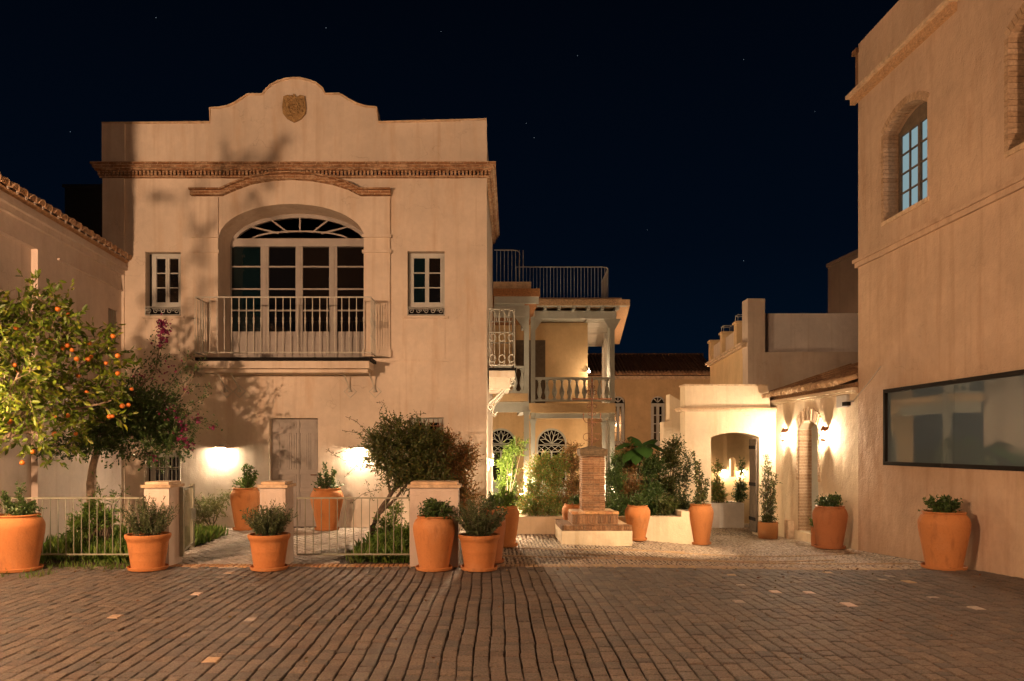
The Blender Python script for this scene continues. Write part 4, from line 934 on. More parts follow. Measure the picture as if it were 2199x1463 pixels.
# decks
mb = MB(); mb.box(.17, x1(1134), GY1, 24, z1(862), z1(845)); mb.box(x1(1134), x2(1322), GY2, 24, z2(886), z2(866)); mb.foot([(GX1, 24.001), (x2(1322), 24.001), (4.75, 30), (4.0, 30)], z2(886), z2(866)); mb.build('gallery_deck', M['plaster_yellow'], gh)
mb = MB(); mb.box(.2, x1(1130), GY1 + .05, GY1 + .2, z1(885), z1(863)); mb.box(x2(1150), x2(1318), GY2 + .05, GY2 + .2, z2(898), z2(887)); mb.box(x1(1130) - .14, x1(1130), GY1 + .2, GY2, z1(885), z1(863)); mb.build('deck_beam', M['paint_blue'], gh)
# posts, full height, with capitals
def post(x, y, z0, z1_, t=.11, cap=None):
    mb = MB(); mb.box(x - t / 2, x + t / 2, y, y + t, z0, z1_)
    if cap:
        for zc in cap: mb.box(x - t * .8, x + t * .8, y - t * .3, y + t * 1.3, zc - .03, zc + .03); mb.box(x - t * .65, x + t * .65, y - t * .15, y + t * 1.15, zc - .10, zc - .031)
    mb.build('post', M['paint_blue'], gh)
post(x1(1131), GY1 + .06, 0, z1(655), .13, (2.55,)); post(x2(1145), GY2 + .06, 0, z2(680), .13, (2.4,)); post(x2(1316), GY2 + .06, 0, z2(668), .13, (2.35,)); post(x2(1298), GY2 + .1, 0, 2.5, .09, (2.3,))
post(3.95, 24.0, 0, 5.6, .12, (2.4,)); post(4.2, 26.2, 0, 5.6, .12, (2.4,)); post(4.5, 28.6, 0, 5.6, .12, (2.4,))
# roofs: tile edge layers, timber fascia, rafters, boarded soffit
mb = MB(); mb.box(.17, x1(1158), GY1 - .25, 24, z1(640) - 0.0, z1(624)); mb.build('roof_edge', M['ochre_brick'], gh)
mb = MB(); mb.box(.17, x1(1140), GY1 - .1, 24, z1(624) + .001, z1(607)); mb.build('roof_slab', M['moulding'], gh)
mb = MB(); mb.foot([(x1(1150), GY2 - .28), (x2(1349), GY2 - .28), (5.35, 30), (.5, 30)], z2(659), z2(647)); mb.build('roof_edge', M['ochre_brick'], gh)
mb = MB(); mb.foot([(x1(1150), GY2 - .1), (x2(1334), GY2 - .1), (5.1, 30), (.5, 30)], z2(647) + .001, z2(641)); mb.build('roof_slab', M['moulding'], gh)
mb = MB(); mb.box(.2, x1(1156), GY1 - .2, GY1 - .12, z1(655), z1(640) - .002); mb.box(.2, x1(1135), GY1 + .03, GY1 + .18, z1(680), z1(656)); mb.box(x1(1128), x1(1138), GY1 + .18, GY2, z1(680), z1(656))
mb.box(x2(1150), x2(1322), GY2 + .03, GY2 + .18, z2(684), z2(668)); mb.foot([(x2(1316), GY2 + .18), (x2(1326), GY2 + .18), (4.82, 30), (4.7, 30)], z2(684), z2(668)); mb.build('gallery_beam', M['paint_blue'], gh)
for xx in (1142, 1170, 1200, 1231, 1262, 1292, 1324):
    mb = MB(); mb.box(x2(xx) - .04, x2(xx) + .04, GY2 - .22, GY2 + 1.95, z2(667.5), z2(659) - .002); mb.build('rafter', M['paint_blue'], gh)
mb = MB(); mb.add([(x1(1150), GY2 - .2, z2(659) - .004), (x2(1346), GY2 - .2, z2(659) - .004), (x2(1346), GY2, z2(659) - .004), (x1(1150), GY2, z2(659) - .004)], [(0, 1, 2, 3)]); mb.build('soffit', M['paint_blue'], gh)
for k in range(22):                                      # boards of the side gallery ceiling
    y0 = 22.25 + k * .34; xa = GX1 - .1 if y0 < 24 else GX1 + (4.07 - GX1) * (y0 - 24) / 6 + .01; xb = x2(1316) + (4.7 - x2(1316)) * (y0 - 22) / 8
    mb = MB(); mb.box(xa, xb, y0, y0 + .30, 5.60, 5.625); mb.build('board', M['paint_blue'], gh)
mb = MB(); mb.box(.2, x1(1130), GY1 + .2, 22.2, 5.49, 5.52); mb.box(.2, GX1 - .12, 22.2, 24, 5.635, 5.66); mb.build('gallery_ceiling', M['paint_blue'], gh)
for (xx, yy, dx) in ((x1(1131), GY1 + .1, -.3), (x2(1145), GY2 + .1, .3), (x2(1316), GY2 + .1, -.25), (x2(1316), GY2 + .1, .25)):
    zt_ = z2(684) if yy > 21 else z1(680); mb = MB(); P = Pl((0, yy, 0), (1, 0, 0), (0, -1, 0)); mb.prism(P, [(xx + (.06 if dx > 0 else -.06), zt_), (xx + dx, zt_), (xx + (.06 if dx > 0 else -.06), zt_ - .35)], [], -.03, .03); mb.build('bracket', M['paint_blue'], gh)
# balustrade with turned balusters
bprof = [(.06, 0), (.06, .05), (.034, .06), (.042, .10), (.078, .22), (.066, .31), (.036, .43), (.03, .5), (.046, .53), (.036, .56), (.06, .57), (.06, .62)]
bm_ = MB(); bm_.lathe(bprof, 10); bmesh_ = bpy.data.meshes.new('baluster'); bmesh_.from_pydata(bm_.v, [], bm_.f); bmesh_.update(); bmesh_.materials.append(M['paint_blue'])
def put_bal(x, y, z, parent=gh, me=bmesh_, s=1):
    o = bpy.data.objects.new('baluster', me); col.objects.link(o); o.parent = parent; o.location = Vector((x, y, z)) - wloc(parent); o.scale = (s, s, s); return o
for k in range(10): put_bal(x2(1159 + k * 16.2), GY2 + .1, z2(859))
for k in range(3): put_bal(x1(1089 + k * 16.5), GY1 + .1, z1(841))
for k in range(5): put_bal(3.93 + k * .14, 23.2 + k * 1.2, z2(859))
mb = MB(); mb.box(x2(1150), x2(1322), GY2 + .04, GY2 + .16, z2(815), z2(810)); mb.box(x2(1150), x2(1322), GY2 + .04, GY2 + .16, z2(862), z2(858)); mb.box(.2, x1(1127), GY1 + .04, GY1 + .16, z1(790), z1(785.5)); mb.box(.2, x1(1127), GY1 + .04, GY1 + .16, z1(844), z1(840))
mb.build('balustrade_rail', M['paint_blue'], gh)
# roof railings
mb = MB()
xe = x2(1309); zt_, zb_ = z2(572), z2(640)
pts = [(x1(1117), GY2 + .1, zt_), (xe - .2, GY2 + .1, zt_), (xe - .06, GY2 + .16, zt_), (xe, GY2 + .35, zt_), (xe + .1, GY2 + 2.2, zt_)]; mb.tube(pts, .016, 5)
xf = x1(1117); zt1, zb1 = z1(533), z1(607)
mb.tube([(.2, GY1 + .2, zt1), (xf - .2, GY1 + .2, zt1), (xf - .06, GY1 + .26, zt1), (xf, GY1 + .45, zt1), (xf + .05, GY1 + 2, zt1)], .015, 5)
mb.build('roof_rail', M['iron_light'], gh)
rb = MB(); rb.tube([(0, 0, 0), (0, 0, 1)], .008, 5); rbm = bpy.data.meshes.new('bar'); rbm.from_pydata(rb.v, [], rb.f); rbm.update(); rbm.materials.append(M['iron_light'])
def put_bar(x, y, z0, z1_, parent, name='bar', me=rbm, s=1.0):
    o = bpy.data.objects.new(name, me); col.objects.link(o); o.parent = parent; o.location = Vector((x, y, z0)) - wloc(parent); o.scale = (s, s, z1_ - z0); return o
k = 0
while x1(1117) + k * .101 < xe - .1: put_bar(x1(1117) + k * .101, GY2 + .1, zb_, zt_, gh); k += 1
for k in range(10): put_bar(xe + .01 * k, GY2 + .3 + k * .19, zb_, zt_, gh)
for k in range(8): put_bar(.27 + k * .1, GY1 + .2, zb1, zt1, gh)
for k in range(8): put_bar(xf + .006 * k, GY1 + .42 + k * .19, zb1, zt1, gh)
# uplights at the foot of the gallery posts
for (x, y, lab) in ((x1(1119), GY1 - .05, 'glowing uplight at the foot of the nearest gallery post'), (x2(1150), GY2 - .1, 'glowing uplight at the foot of the second gallery post'), (x2(1312), GY2 - .15, 'glowing uplight at the foot of the gallery corner post, behind the shrubs')):
    t = thing('uplight', lab, 'uplight', (x, y, 0), 'uplights at the gallery posts')
    mb = MB(); mb.lathe([(.05, 0), (.05, .35), (.04, .36)], 10, (x, y, 0)); mb.build('body', M['black'], t); mb = MB(); mb.lathe([(.042, .362), (.042, .37)], 10, (x, y, 0)); mb.build('lens', M['lamp_small'], t)
    point_light('uplight_light', (x, y - .02, .55), P_SIDE, WARM, .05, t)
sl = thing('spot_lamp', 'tiny bright spot lamp on the corner of the cream gallery wall', 'lamp', px(1265, 798, 23.9))
c = px(1265, 798, 23.85); mb = MB(); mb.lathe([(.02, -.03), (.035, 0), (.02, .03)], 8, c); mb.build('bulb', M['lamp_small'], sl); mb = MB(); mb.box(c.x - .02, c.x + .02, c.y + .03, 23.99, c.z, c.z + .12); mb.build('bracket', M['iron_light'], sl)
point_light('spot_light', c + Vector((.25, -.25, -.1)), 45, WARM, .03, sl)

# ================================================================ MONUMENT: stepped brick pedestal with iron cross
MY = 12.37; mX = lambda p: pX(p, MY); mz0 = g(1.85, 12.8)
mon = thing('cross_pedestal', 'stepped brick pedestal with a plastered base in the middle of the court', 'pedestal', (pX(1282, 12.9), 12.95, mz0))
bx0, bx1 = mX(1206), mX(1358); bd = bx1 - bx0; cxm, cym = (bx0 + bx1) / 2, MY + bd / 2
mb = MB(); mb.box(bx0, bx1, MY, MY + bd, mz0 - .03, .205); mb.build('base', M['plaster_gate'], mon)
def brick_obj(x0, x1_, y0, y1, z0, z1_, mat='old_brick'):
    mb = MB(); j = random.uniform(-.003, .003)
    mb.box(x0 + .003, x1_ - .003, y0 + j, y1, z0 + .003, z1_ - .003); mb.build('brick', M[mat], mon)
mb = MB(); mb.box(bx0 + .03, bx1 - .03, MY + .03, MY + bd - .03, .205, .29)
s2 = .40 * 1.0; mb.box(cxm - .375, cxm + .375, cym - .375, cym + .375, .29, .50); mb.box(cxm - .185, cxm + .185, cym - .185, cym + .185, .50, 1.44); mb.build('core', M['moulding'], mon)
n = 26
for k in range(n):
    a = bx0 + k * bd / n; brick_obj(a, a + bd / n, MY, MY + .2, .207, .297)
for k in range(8): a = MY + .22 + k * .115; brick_obj(bx0, bx0 + .2, a, a + .11, .207, .297)
h2 = .39
for k in range(18):
    a = cxm - h2 + k * 2 * h2 / 18; brick_obj(a, a + 2 * h2 / 18, cym - h2, cym - h2 + .12, .30, .46)
for k in range(6): a = cym - h2 + .14 + k * .1; brick_obj(cxm - h2, cxm - h2 + .12, a, a + .095, .30, .46)
for k in range(7): a = cxm - h2 - .012 + k * .1149; brick_obj(a, a + .113, cym - h2 - .012, cym - h2 + .2, .462, .51, 'ochre_brick')
h3 = .198; nc = 24; zc0, zc1 = .512, 1.44; dz_ = (zc1 - zc0) / nc
for c_ in range(nc):
    z0 = zc0 + c_ * dz_; zz1 = z0 + dz_; off = (c_ % 2) * .5
    cuts = [0, .5, 1] if c_ % 2 == 0 else [0, .27, .75, 1]
    for a, b in zip(cuts[:-1], cuts[1:]):
        brick_obj(cxm - h3 + a * 2 * h3, cxm - h3 + b * 2 * h3, cym - h3, cym - h3 + .06, z0, zz1, 'old_brick')
    for a, b in zip(cuts[:-1], cuts[1:]):
        brick_obj(cxm - h3, cxm - h3 + .05, cym - h3 + .062 + a * (2 * h3 - .062), cym - h3 + .062 + b * (2 * h3 - .062), z0, zz1)
mb = MB(); mb.box(cxm - .225, cxm + .225, cym - .225, cym + .225, 1.442, 1.47); mb.box(cxm - .235, cxm + .235, cym - .235, cym + .235, 1.472, 1.56)
mb.add([(cxm - .235, cym - .235, 1.56), (cxm + .235, cym - .235, 1.56), (cxm + .235, cym + .235, 1.56), (cxm - .235, cym + .235, 1.56), (cxm - .05, cym - .05, 1.615), (cxm + .05, cym - .05, 1.615), (cxm + .05, cym + .05, 1.615), (cxm - .05, cym + .05, 1.615)], [(0, 1, 5, 4), (1, 2, 6, 5), (2, 3, 7, 6), (3, 0, 4, 7), (4, 5, 6, 7)])
mb.build('cap', M['cap_stone'], mon)
crs = thing('iron_cross', 'rusty wrought-iron cross with scrolls on top of the brick pedestal', 'cross', (cxm, cym, 1.62))
X3 = lambda p: pX(p, cym); Z3 = lambda p: pZ(p, cym); cx3 = X3(1279)
mb = MB(); mb.tube([(cxm, cym, 1.60), (cxm, cym, Z3(822))], .011, 6); mb.tube([(cxm - .33, cym, Z3(857)), (cxm + .33, cym, Z3(857))], .011, 6)
mb.lathe([(.003, 0), (.02, .03), (.003, .1)], 6, (cxm, cym, Z3(822))); mb.build('bar', M['iron_rust'], crs)
mb = MB()
for sx in (-1, 1):
    for (zc, rad, fl) in ((Z3(940), .09, 1), (Z3(945), .045, -1), (Z3(912), .04, 1), (Z3(888), .04, -1), (Z3(873), .05, 1), (Z3(842), .05, -1), (Z3(832), .03, 1)):
        mb.tube([(cxm + sx * (rad * 1.0 - rad * (1 - k / 20) * math.cos(k * .5)), cym, zc + fl * rad * (1 - k / 20) * math.sin(k * .5)) for k in range(14)], .006, 4)
    mb.tube([(cxm, cym, Z3(906)), (cxm + sx * .1, cym, Z3(908)), (cxm + sx * .145, cym, Z3(902)), (cxm + sx * .15, cym, Z3(892))], .007, 5); mb.lathe([(.005, -.02), (.018, 0), (.005, .02)], 6, (cxm + sx * .15, cym, Z3(890)))
    mb.lathe([(.004, -.03), (.016, 0), (.004, .03)], 6, (cxm + sx * .33, cym, Z3(857)))
mb.build('scroll', M['iron_rust'], crs)

# ================================================================ GATE PIERS, FENCES, GATE
GY = 10.0
def pier(p0, p1, ps, label):
    x0, x1_ = pX(p0, GY), pX(p1, GY); y1 = GY + .42
    t = thing('gate_pier', label, 'pier', ((x0 + x1_) / 2, GY + .2, 0), 'plastered piers of the garden fence')
    mb = MB(); mb.box(x0, x1_, GY, y1, -.03, 1.05); mb.build('shaft', M['plaster_left'], t)
    mb = MB(); mb.box(x0 - .03, x1_ + .03, GY - .03, y1 + .03, 1.052, 1.09); mb.build('cap_slab', M['moulding'], t)
    mb = MB(); mb.box(x0 + .01, x1_ - .01, GY + .01, y1 - .01, 1.092, 1.13); mb.build('cap_top', M['moulding'], t)
pier(309, 363, 390, 'leftmost garden pier, beside the open iron gate'); pier(558, 613, 638, 'garden pier between the gate opening and the middle fence'); pier(880, 984, 990, 'wide garden pier behind the two terracotta pots')
def fence(xa, xb, y, label, dir_=(1, 0), z0=.13, z1_=.90, sp=.107, name='garden_fence', mat='iron_green', cat='fence'):
    t = thing(name, label, cat, ((xa + xb) / 2, y, 0))
    mb = MB()
    for z in (z0, z1_): mb.box(xa, xb, y - .010, y + .010, z - .010, z + .010)
    mb.build('rail', M[mat], t)
    n = round((xb - xa) / sp)
    for k in range(n + 1): 
        o = put_bar(xa + (xb - xa) * k / n, y, z0, z1_, t, 'bar', None, 1.0); 
    return t
frm = rbm.copy(); frm.materials.clear(); frm.materials.append(M['iron_green'])
_pb = put_bar
def put_bar(x, y, z0, z1_, parent, name='bar', me=None, s=1.0): return _pb(x, y, z0, z1_, parent, name, me or frm, s * .78)
fence(-6.72, pX(309, GY + .2), GY + .2, 'green-grey iron fence in front of the orange tree'); fence(pX(638, GY + .2), pX(880, GY + .2), GY + .2, 'green-grey iron fence between the two right garden piers')
gt = thing('garden_gate', 'open iron garden gate swung back beside the leftmost pier', 'gate', (-4.2, 10.5, 0))
ga, gb = Vector((pX(391, 10.35), 10.35, 0)), Vector((pX(413, 11.3), 11.3, 0))
mb = MB()
for z in (.14, 1.0): mb.tube([ga + Vector((0, 0, z)), gb + Vector((0, 0, z))], .018, 4)
for p in (ga, gb): mb.box(p.x - .025, p.x + .025, p.y - .025, p.y + .025, .08, 1.04)
mb.build('frame', M['iron_green'], gt)
for k in range(1, 8): p = ga + (gb - ga) * k / 8; put_bar(p.x, p.y, .14, 1.0, gt, 'bar', None, 1.3)
mb = MB(); p = ga + (gb - ga) * .8; mb.box(p.x - .03, p.x + .03, p.y - .05, p.y + .14, .52, .68); mb.build('lock', M['iron_green'], gt)
# low planter wall in the court
pl = thing('planter_wall', 'long low plastered planter behind the brick pedestal', 'planter', (2.1, 13.9, 0))
PY = 13.85; xa, xb = .52, 3.72
zb_ = lambda x: g(x, PY) - .05
mb = MB(); mb.box(xa, xb, PY, PY + .22, -.25, .30); mb.box(xa, xa + .2, PY + .22, 16.2, -.2, .30); mb.box(xb - .2, xb, PY + .22, 16.2, -.3, .30); mb.box(xb - .1, xb + .22, PY - .002, PY + .5, -.3, .40); mb.box(xa, xb, 16.2, 16.4, -.2, .30); mb.build('wall', M['plaster_gate'], pl)
mb = MB(); mb.box(xa + .2, xb - .2, PY + .22, 16.2, -.2, .24); mb.build('soil', M['soil'], pl)

# ================================================================ FOLIAGE
def unit(a): return a / np.maximum(np.linalg.norm(a, axis=1, keepdims=True), 1e-9)
def leaf_mesh(name, P, D, L, Wd, mat, parent, rng, kind=None, label=None):
    n = len(P)
    if n == 0: return None
    D = unit(D); S = unit(np.cross(D, rng.normal(size=(n, 3)))); Nn = np.cross(D, S); L = L[:, None]; Wd = Wd[:, None]
    v = np.stack([P, P + D * L * .3 + S * Wd * .5 + Nn * Wd * .14, P + D * L * .72 + S * Wd * .40 + Nn * Wd * .06, P + D * L - Nn * L * .10, P + D * L * .72 - S * Wd * .40 + Nn * Wd * .06, P + D * L * .3 - S * Wd * .5 + Nn * Wd * .14], 1).reshape(-1, 3)
    v = v - np.array(wloc(parent))
    me = bpy.data.meshes.new(name); me.vertices.add(len(v)); me.vertices.foreach_set('co', v.astype(np.float32).ravel())
    idx = (np.arange(n)[:, None] * 6 + np.array([0, 1, 2, 3, 0, 3, 4, 5])).ravel()
    me.loops.add(len(idx)); me.loops.foreach_set('vertex_index', idx.astype(np.int32))
    me.polygons.add(2 * n); me.polygons.foreach_set('loop_start', (np.arange(2 * n) * 4).astype(np.int32)); me.update(calc_edges=True); me.validate()
    me.materials.append(M[mat]); o = bpy.data.objects.new(name, me); col.objects.link(o); o.parent = parent
    if kind: o['kind'] = kind
    if label: o['label'] = label
    return o
def twigs(blobs, n, m, tl, rng, up=.35, shell=.55, spread=1.0):
    """twigs in a set of ellipsoids -> arrays of start, direction, length"""
    w_ = np.array([b[1][0] * b[1][1] * b[1][2] for b in blobs]) ** .8; idx = rng.choice(len(blobs), n, p=w_ / w_.sum())
    C = np.array([b[0] for b in blobs], float)[idx]; Rr = np.array([b[1] for b in blobs], float)[idx]
    d = unit(rng.normal(size=(n, 3))); rad = (shell + (1 - shell) * rng.random((n, 1))) * rng.random((n, 1)) ** .35
    P = C + d * rad * Rr; D = unit(d * spread + rng.normal(size=(n, 3)) * .6 + np.array([0, 0, up])); return P, D, tl * rng.uniform(.5, 1.25, n)
def leaves_on(P, D, T, m, ll, rng, ang=.9, lw=.42):
    n = len(P); t = np.tile((np.arange(m) + .5) / m, (n, 1)) + rng.normal(size=(n, m)) * .04
    Q = (P[:, None, :] + D[:, None, :] * (t * T[:, None])[..., None]).reshape(-1, 3); Q += rng.normal(size=Q.shape) * ll * .08
    DD = np.repeat(D, m, 0) + rng.normal(size=(n * m, 3)) * ang; L = ll * rng.uniform(.6, 1.25, n * m); return Q, DD, L, L * lw
def twig_mesh(P, D, T, r, mat, parent, name='twig', step=1):
    mb = MB()
    for i in range(0, len(P), step):
        a = Vector(P[i]); b = a + Vector(D[i]) * float(T[i]); mb.tube([a - Vector(D[i]) * .05, b], [r, r * .4], 3, False)
    return fast(mb, name, M[mat], parent, 'stuff')
def limb(mb, pts, r0, r1, n=7, wob=.02, rng=random):
    pts = [Vector(p) for p in pts]; out = []
    for i in range(len(pts) - 1):
        for k in range(4): t = k / 4; out.append(pts[i].lerp(pts[i + 1], t) + (Vector((rng.uniform(-wob, wob), rng.uniform(-wob, wob), 0)) if (i or k) else Vector((0, 0, 0))))
    out.append(pts[-1]); m = len(out); mb.tube(out, [r0 + (r1 - r0) * i / (m - 1) for i in range(m)], n)

# ---- orange tree (left edge)
rg = np.random.default_rng(5)
ot = thing('orange_tree', 'orange tree full of ripe fruit, lit yellow-green at the left edge', 'tree', (-6.88, 9.95, 0))
mb = MB(); trk = Vector((-6.88, 9.95, -.03)); fork = Vector((-6.72, 10.0, 1.6))
limb(mb, [trk, (-6.85, 9.95, .8), fork], .085, .06)
ends = []
Y0 = 10.1
for (a, b, Y) in ((60, 690, 10.0), (160, 700, 10.4), (235, 740, 10.6), (40, 800, 9.6), (150, 820, 10.1), (240, 860, 10.5), (90, 930, 9.9), (20, 900, 9.5), (-60, 750, 9.8), (-60, 560, 9.1)):
    e_ = px(a, b, Y); mid = fork.lerp(e_, .5) + Vector((0, 0, .10)); limb(mb, [fork, mid, e_], .035, .010, 6, .03); ends.append(e_)
mb.build('trunk', M['bark'], ot, smooth=True)
ob = []
for (a, b, Y, r_) in ((60, 650, 10.1, .42), (20, 720, 9.8, .55), (110, 700, 10.2, .48), (180, 740, 10.5, .42), (230, 770, 10.7, .34), (30, 820, 9.6, .55), (120, 840, 10.2, .50), (205, 850, 10.6, .42), (245, 830, 10.8, .22), (60, 930, 9.8, .42), (0, 950, 9.5, .34), (150, 930, 10.4, .34), (-70, 760, 9.7, .6), (-60, 880, 9.5, .5), (100, 980, 10.0, .20), (230, 900, 10.8, .26), (-90, 640, 9.4, .30), (-110, 700, 9.2, .4)):
    p = px(a, b, Y); ob.append((p, (r_, r_ * .9, r_ * .85)))
LA = Lp.pt(uY(3.2), 3.7, .17)
def toward(a, b, t): q_ = Vector((FX(a), FY, FZ(b))); return LA.lerp(q_, t)
hp = [toward(a, b, .36) for a, b in ((600, 300), (560, 340), (500, 350), (500, 430), (390, 440), (445, 500), (440, 590), (420, 640), (560, 420), (330, 620))]
hb_ = [(p, (.13, .16, .13)) for p in hp]
mb = MB(); limb(mb, [(-6.9, 9.3, 2.4), (-6.7, 8.4, 3.6), hp[5]], .03, .012, 6, .01)
for i in (0, 2, 4, 6, 8): limb(mb, [hp[5], hp[i]], .010, .004, 4, .01)
mb.build('branch', M['bark'], ot)
P, D, T = twigs(ob, 760, 9, .26, rg, .1, .5); P2, D2, T2_ = twigs(hb_, 22, 5, .2, rg, -.2, .1)
P = np.concatenate([P, P2]); D = np.concatenate([D, D2]); T = np.concatenate([T, T2_]); twig_mesh(P, D, T, .0045, 'bark', ot)
Q, DD, L, Wd = leaves_on(P, D, T, 8, .100, rg, .75, .42); DD[:, 2] -= .35
leaf_mesh('foliage', Q, DD, L, Wd, 'leaf_orange', ot, rg)
fm = MB(); fm.lathe([(.004, -.036), (.022, -.030), (.034, -.014), (.038, .002), (.034, .018), (.020, .031), (.004, .035)], 12)
fme = bpy.data.meshes.new('orange'); fme.from_pydata(fm.v, [], fm.f); fme.update(); fme.polygons.foreach_set('use_smooth', [True] * len(fme.polygons)); fme.materials.append(M['orange_fruit'])
fr = [(124, 664), (147, 676), (243, 722), (108, 732), (145, 742), (135, 748), (155, 752), (165, 771), (189, 772), (196, 766), (228, 780), (253, 764), (253, 802), (283, 836), (186, 843), (263, 872), (276, 870), (235, 895), (242, 894), (117, 932), (163, 932), (70, 970), (48, 994), (32, 784), (40, 798), (22, 838), (168, 808), (117, 895), (145, 893), (8, 710), (35, 705), (90, 690), (192, 737), (62, 868), (20, 905), (84, 820)]
for (a, b) in fr:
    Y = 9.6 + (a / 260) * .85 + random.uniform(-.10, .28); o = bpy.data.objects.new('orange', fme); col.objects.link(o); o.parent = ot
    o.location = px(a, b, Y) - wloc(ot); s = random.uniform(.74, 1.0); o.rotation_euler = (random.uniform(-.5, .5), random.uniform(-.5, .5), random.uniform(0, 3)); o.scale = (s, s, s)
# ---- bougainvillea tree
bt = thing('bougainvillea', 'dark bougainvillea on a crooked bare trunk with magenta sprays against the house', 'tree', px(212, 1140, 11.6))
BYp = 11.6; rg = np.random.default_rng(8)
mb = MB(); limb(mb, [px(225, 1180, BYp), px(222, 1120, BYp), px(195, 1085, BYp), px(193, 1040, BYp), px(203, 985, BYp), px(215, 950, BYp)], .075, .05, 8, .008)
limb(mb, [px(215, 950, BYp), px(260, 880, 11.7), px(330, 800, 11.8), px(348, 730, 11.8)], .03, .006, 5, .015); limb(mb, [px(215, 950, BYp), px(300, 930, 11.8), px(380, 880, 11.9), px(415, 800, 12)], .03, .006, 5, .015)
limb(mb, [px(215, 950, BYp), px(180, 900, 11.5), px(150, 850, 11.5)], .025, .008, 5, .015); mb.lathe([(.10, 0), (.13, .08), (.10, .2), (.06, .26)], 8, px(222, 1150, BYp), .1)
mb.build('trunk', M['bark'], bt, smooth=True)
ob = [(px(a, b, Y), (r_, r_, r_ * .8)) for a, b, Y, r_ in ((250, 900, 11.7, .55), (310, 900, 11.8, .55), (355, 930, 11.9, .42), (215, 940, 11.5, .42), (290, 850, 11.9, .38), (340, 870, 12, .35), (160, 950, 11.5, .30), (385, 960, 11.9, .22), (120, 965, 11.4, .2), (255, 960, 11.6, .3), (400, 900, 12, .18), (320, 975, 11.8, .22), (345, 990, 11.8, .14))]
P, D, T = twigs(ob, 1900, 9, .2, rg, .0, .3); twig_mesh(P, D, T, .003, 'bark_dark', bt, 'twig', 2)
Q, DD, L, Wd = leaves_on(P, D, T, 9, .045, rg, .9, .55)
sprays = [[(300, 880, 11.8), (330, 810, 11.8), (347, 750, 11.8), (350, 690, 11.75)], [(340, 860, 11.8), (385, 800, 12), (405, 770, 12), (395, 755, 12)], [(290, 850, 11.8), (320, 790, 11.9), (370, 760, 11.9)], [(360, 900, 11.9), (410, 870, 12), (450, 845, 12)], [(380, 920, 12), (430, 905, 12), (470, 918, 12)], [(370, 860, 12), (420, 830, 12), (455, 830, 12.1)], [(380, 880, 12), (430, 885, 12)], [(350, 840, 12), (400, 820, 12), (440, 770, 12.1)],
          [(285, 860, 11.7), (290, 800, 11.7), (330, 760, 11.8), (335, 720, 11.8)], [(400, 960, 11.9), (415, 940, 12), (430, 900, 12)]]
SP = []; SD = []; fl = []; mb = MB()
for s_ in sprays:
    pts = [px(*q_) for q_ in s_]; mb.tube(pts, [.008 - .005 * i / (len(pts) - 1) for i in range(len(pts))], 4)
    for i in range(len(pts) - 1):
        seg = pts[i + 1] - pts[i]; m = int(seg.length / .008)
        for k in range(m): SP.append(pts[i] + seg * (k / m) + Vector(rg.normal(size=3) * .045)); SD.append(Vector(rg.normal(size=3)) + seg.normalized() * .6)
mb.build('spray_stem', M['bark_dark'], bt)
SP = np.array(SP); SD = np.array(SD); sl_ = .045 * rg.uniform(.6, 1.2, len(SP))
leaf_mesh('foliage', np.concatenate([Q, SP]), np.concatenate([DD, SD]), np.concatenate([L, sl_]), np.concatenate([Wd, sl_ * .55]), 'leaf_dark', bt, rg)
FP = []
for (a, b, Y, n_, s_) in ((349, 695, 11.72, 80, .045), (352, 712, 11.72, 50, .04), (347, 733, 11.75, 40, .04), (352, 728, 11.75, 20, .03), (425, 902, 12, 22, .03), (395, 920, 11.8, 22, .04), (392, 945, 11.7, 26, .05), (385, 900, 11.7, 12, .05), (405, 958, 11.8, 10, .03), (350, 800, 11.8, 14, .10), (370, 790, 11.9, 10, .1), (228, 826, 11.4, 8, .03), (335, 985, 11.7, 8, .03), (310, 805, 11.8, 8, .06), (325, 975, 11.7, 6, .03), (455, 920, 12, 6, .02), (400, 835, 12, 8, .05), (370, 880, 11.6, 10, .12)):
    FP.append(np.array(px(a, b, Y)) + rg.normal(size=(n_, 3)) * s_)
FP = np.concatenate(FP); leaf_mesh('blossom', FP, rg.normal(size=FP.shape), rg.uniform(.035, .055, len(FP)), rg.uniform(.03, .045, len(FP)), 'petal', bt, rg)

# ---- shrubs behind the middle fence
rg = np.random.default_rng(9)
ms = thing('leaning_shrub', 'dark olive shrub on a curved leaning trunk in front of the grey ground-floor window', 'shrub', px(797, 1150, 12.6))
mb = MB(); limb(mb, [px(795, 1170, 12.6), px(800, 1130, 12.6), px(820, 1090, 12.6), px(845, 1055, 12.7), px(860, 1000, 12.8)], .055, .03, 7, .01); limb(mb, [px(812, 1105, 12.6), px(850, 1070, 12.5), px(880, 1030, 12.6)], .03, .015, 6, .01); limb(mb, [px(840, 1060, 12.7), px(900, 1000, 12.9), px(940, 960, 13)], .03, .012, 6, .01); limb(mb, [px(838, 1060, 12.7), px(830, 1000, 12.8), px(800, 950, 12.8)], .025, .008, 6, .01)
mb.build('trunk', M['bark_dark'], ms, smooth=True)
ob = [(px(a, b, Y), (r_, r_ * .8, r_ * .75)) for a, b, Y, r_ in ((830, 950, 12.8, .40), (880, 950, 12.9, .42), (860, 1000, 12.8, .40), (920, 990, 13, .38), (810, 970, 12.7, .26), (845, 915, 12.9, .22), (900, 925, 13, .2), (935, 950, 13, .26), (880, 1025, 12.8, .22), (795, 940, 12.7, .15), (810, 1000, 12.7, .16), (900, 1040, 12.7, .30), (860, 1030, 12.6, .22), (940, 1040, 12.8, .3))]
ob = [(c_, (r_[0] * 1.12, r_[1] * 1.1, r_[2] * 1.12)) for c_, r_ in ob]
P, D, T = twigs(ob, 2700, 8, .2, rg, .15, .15, .8)
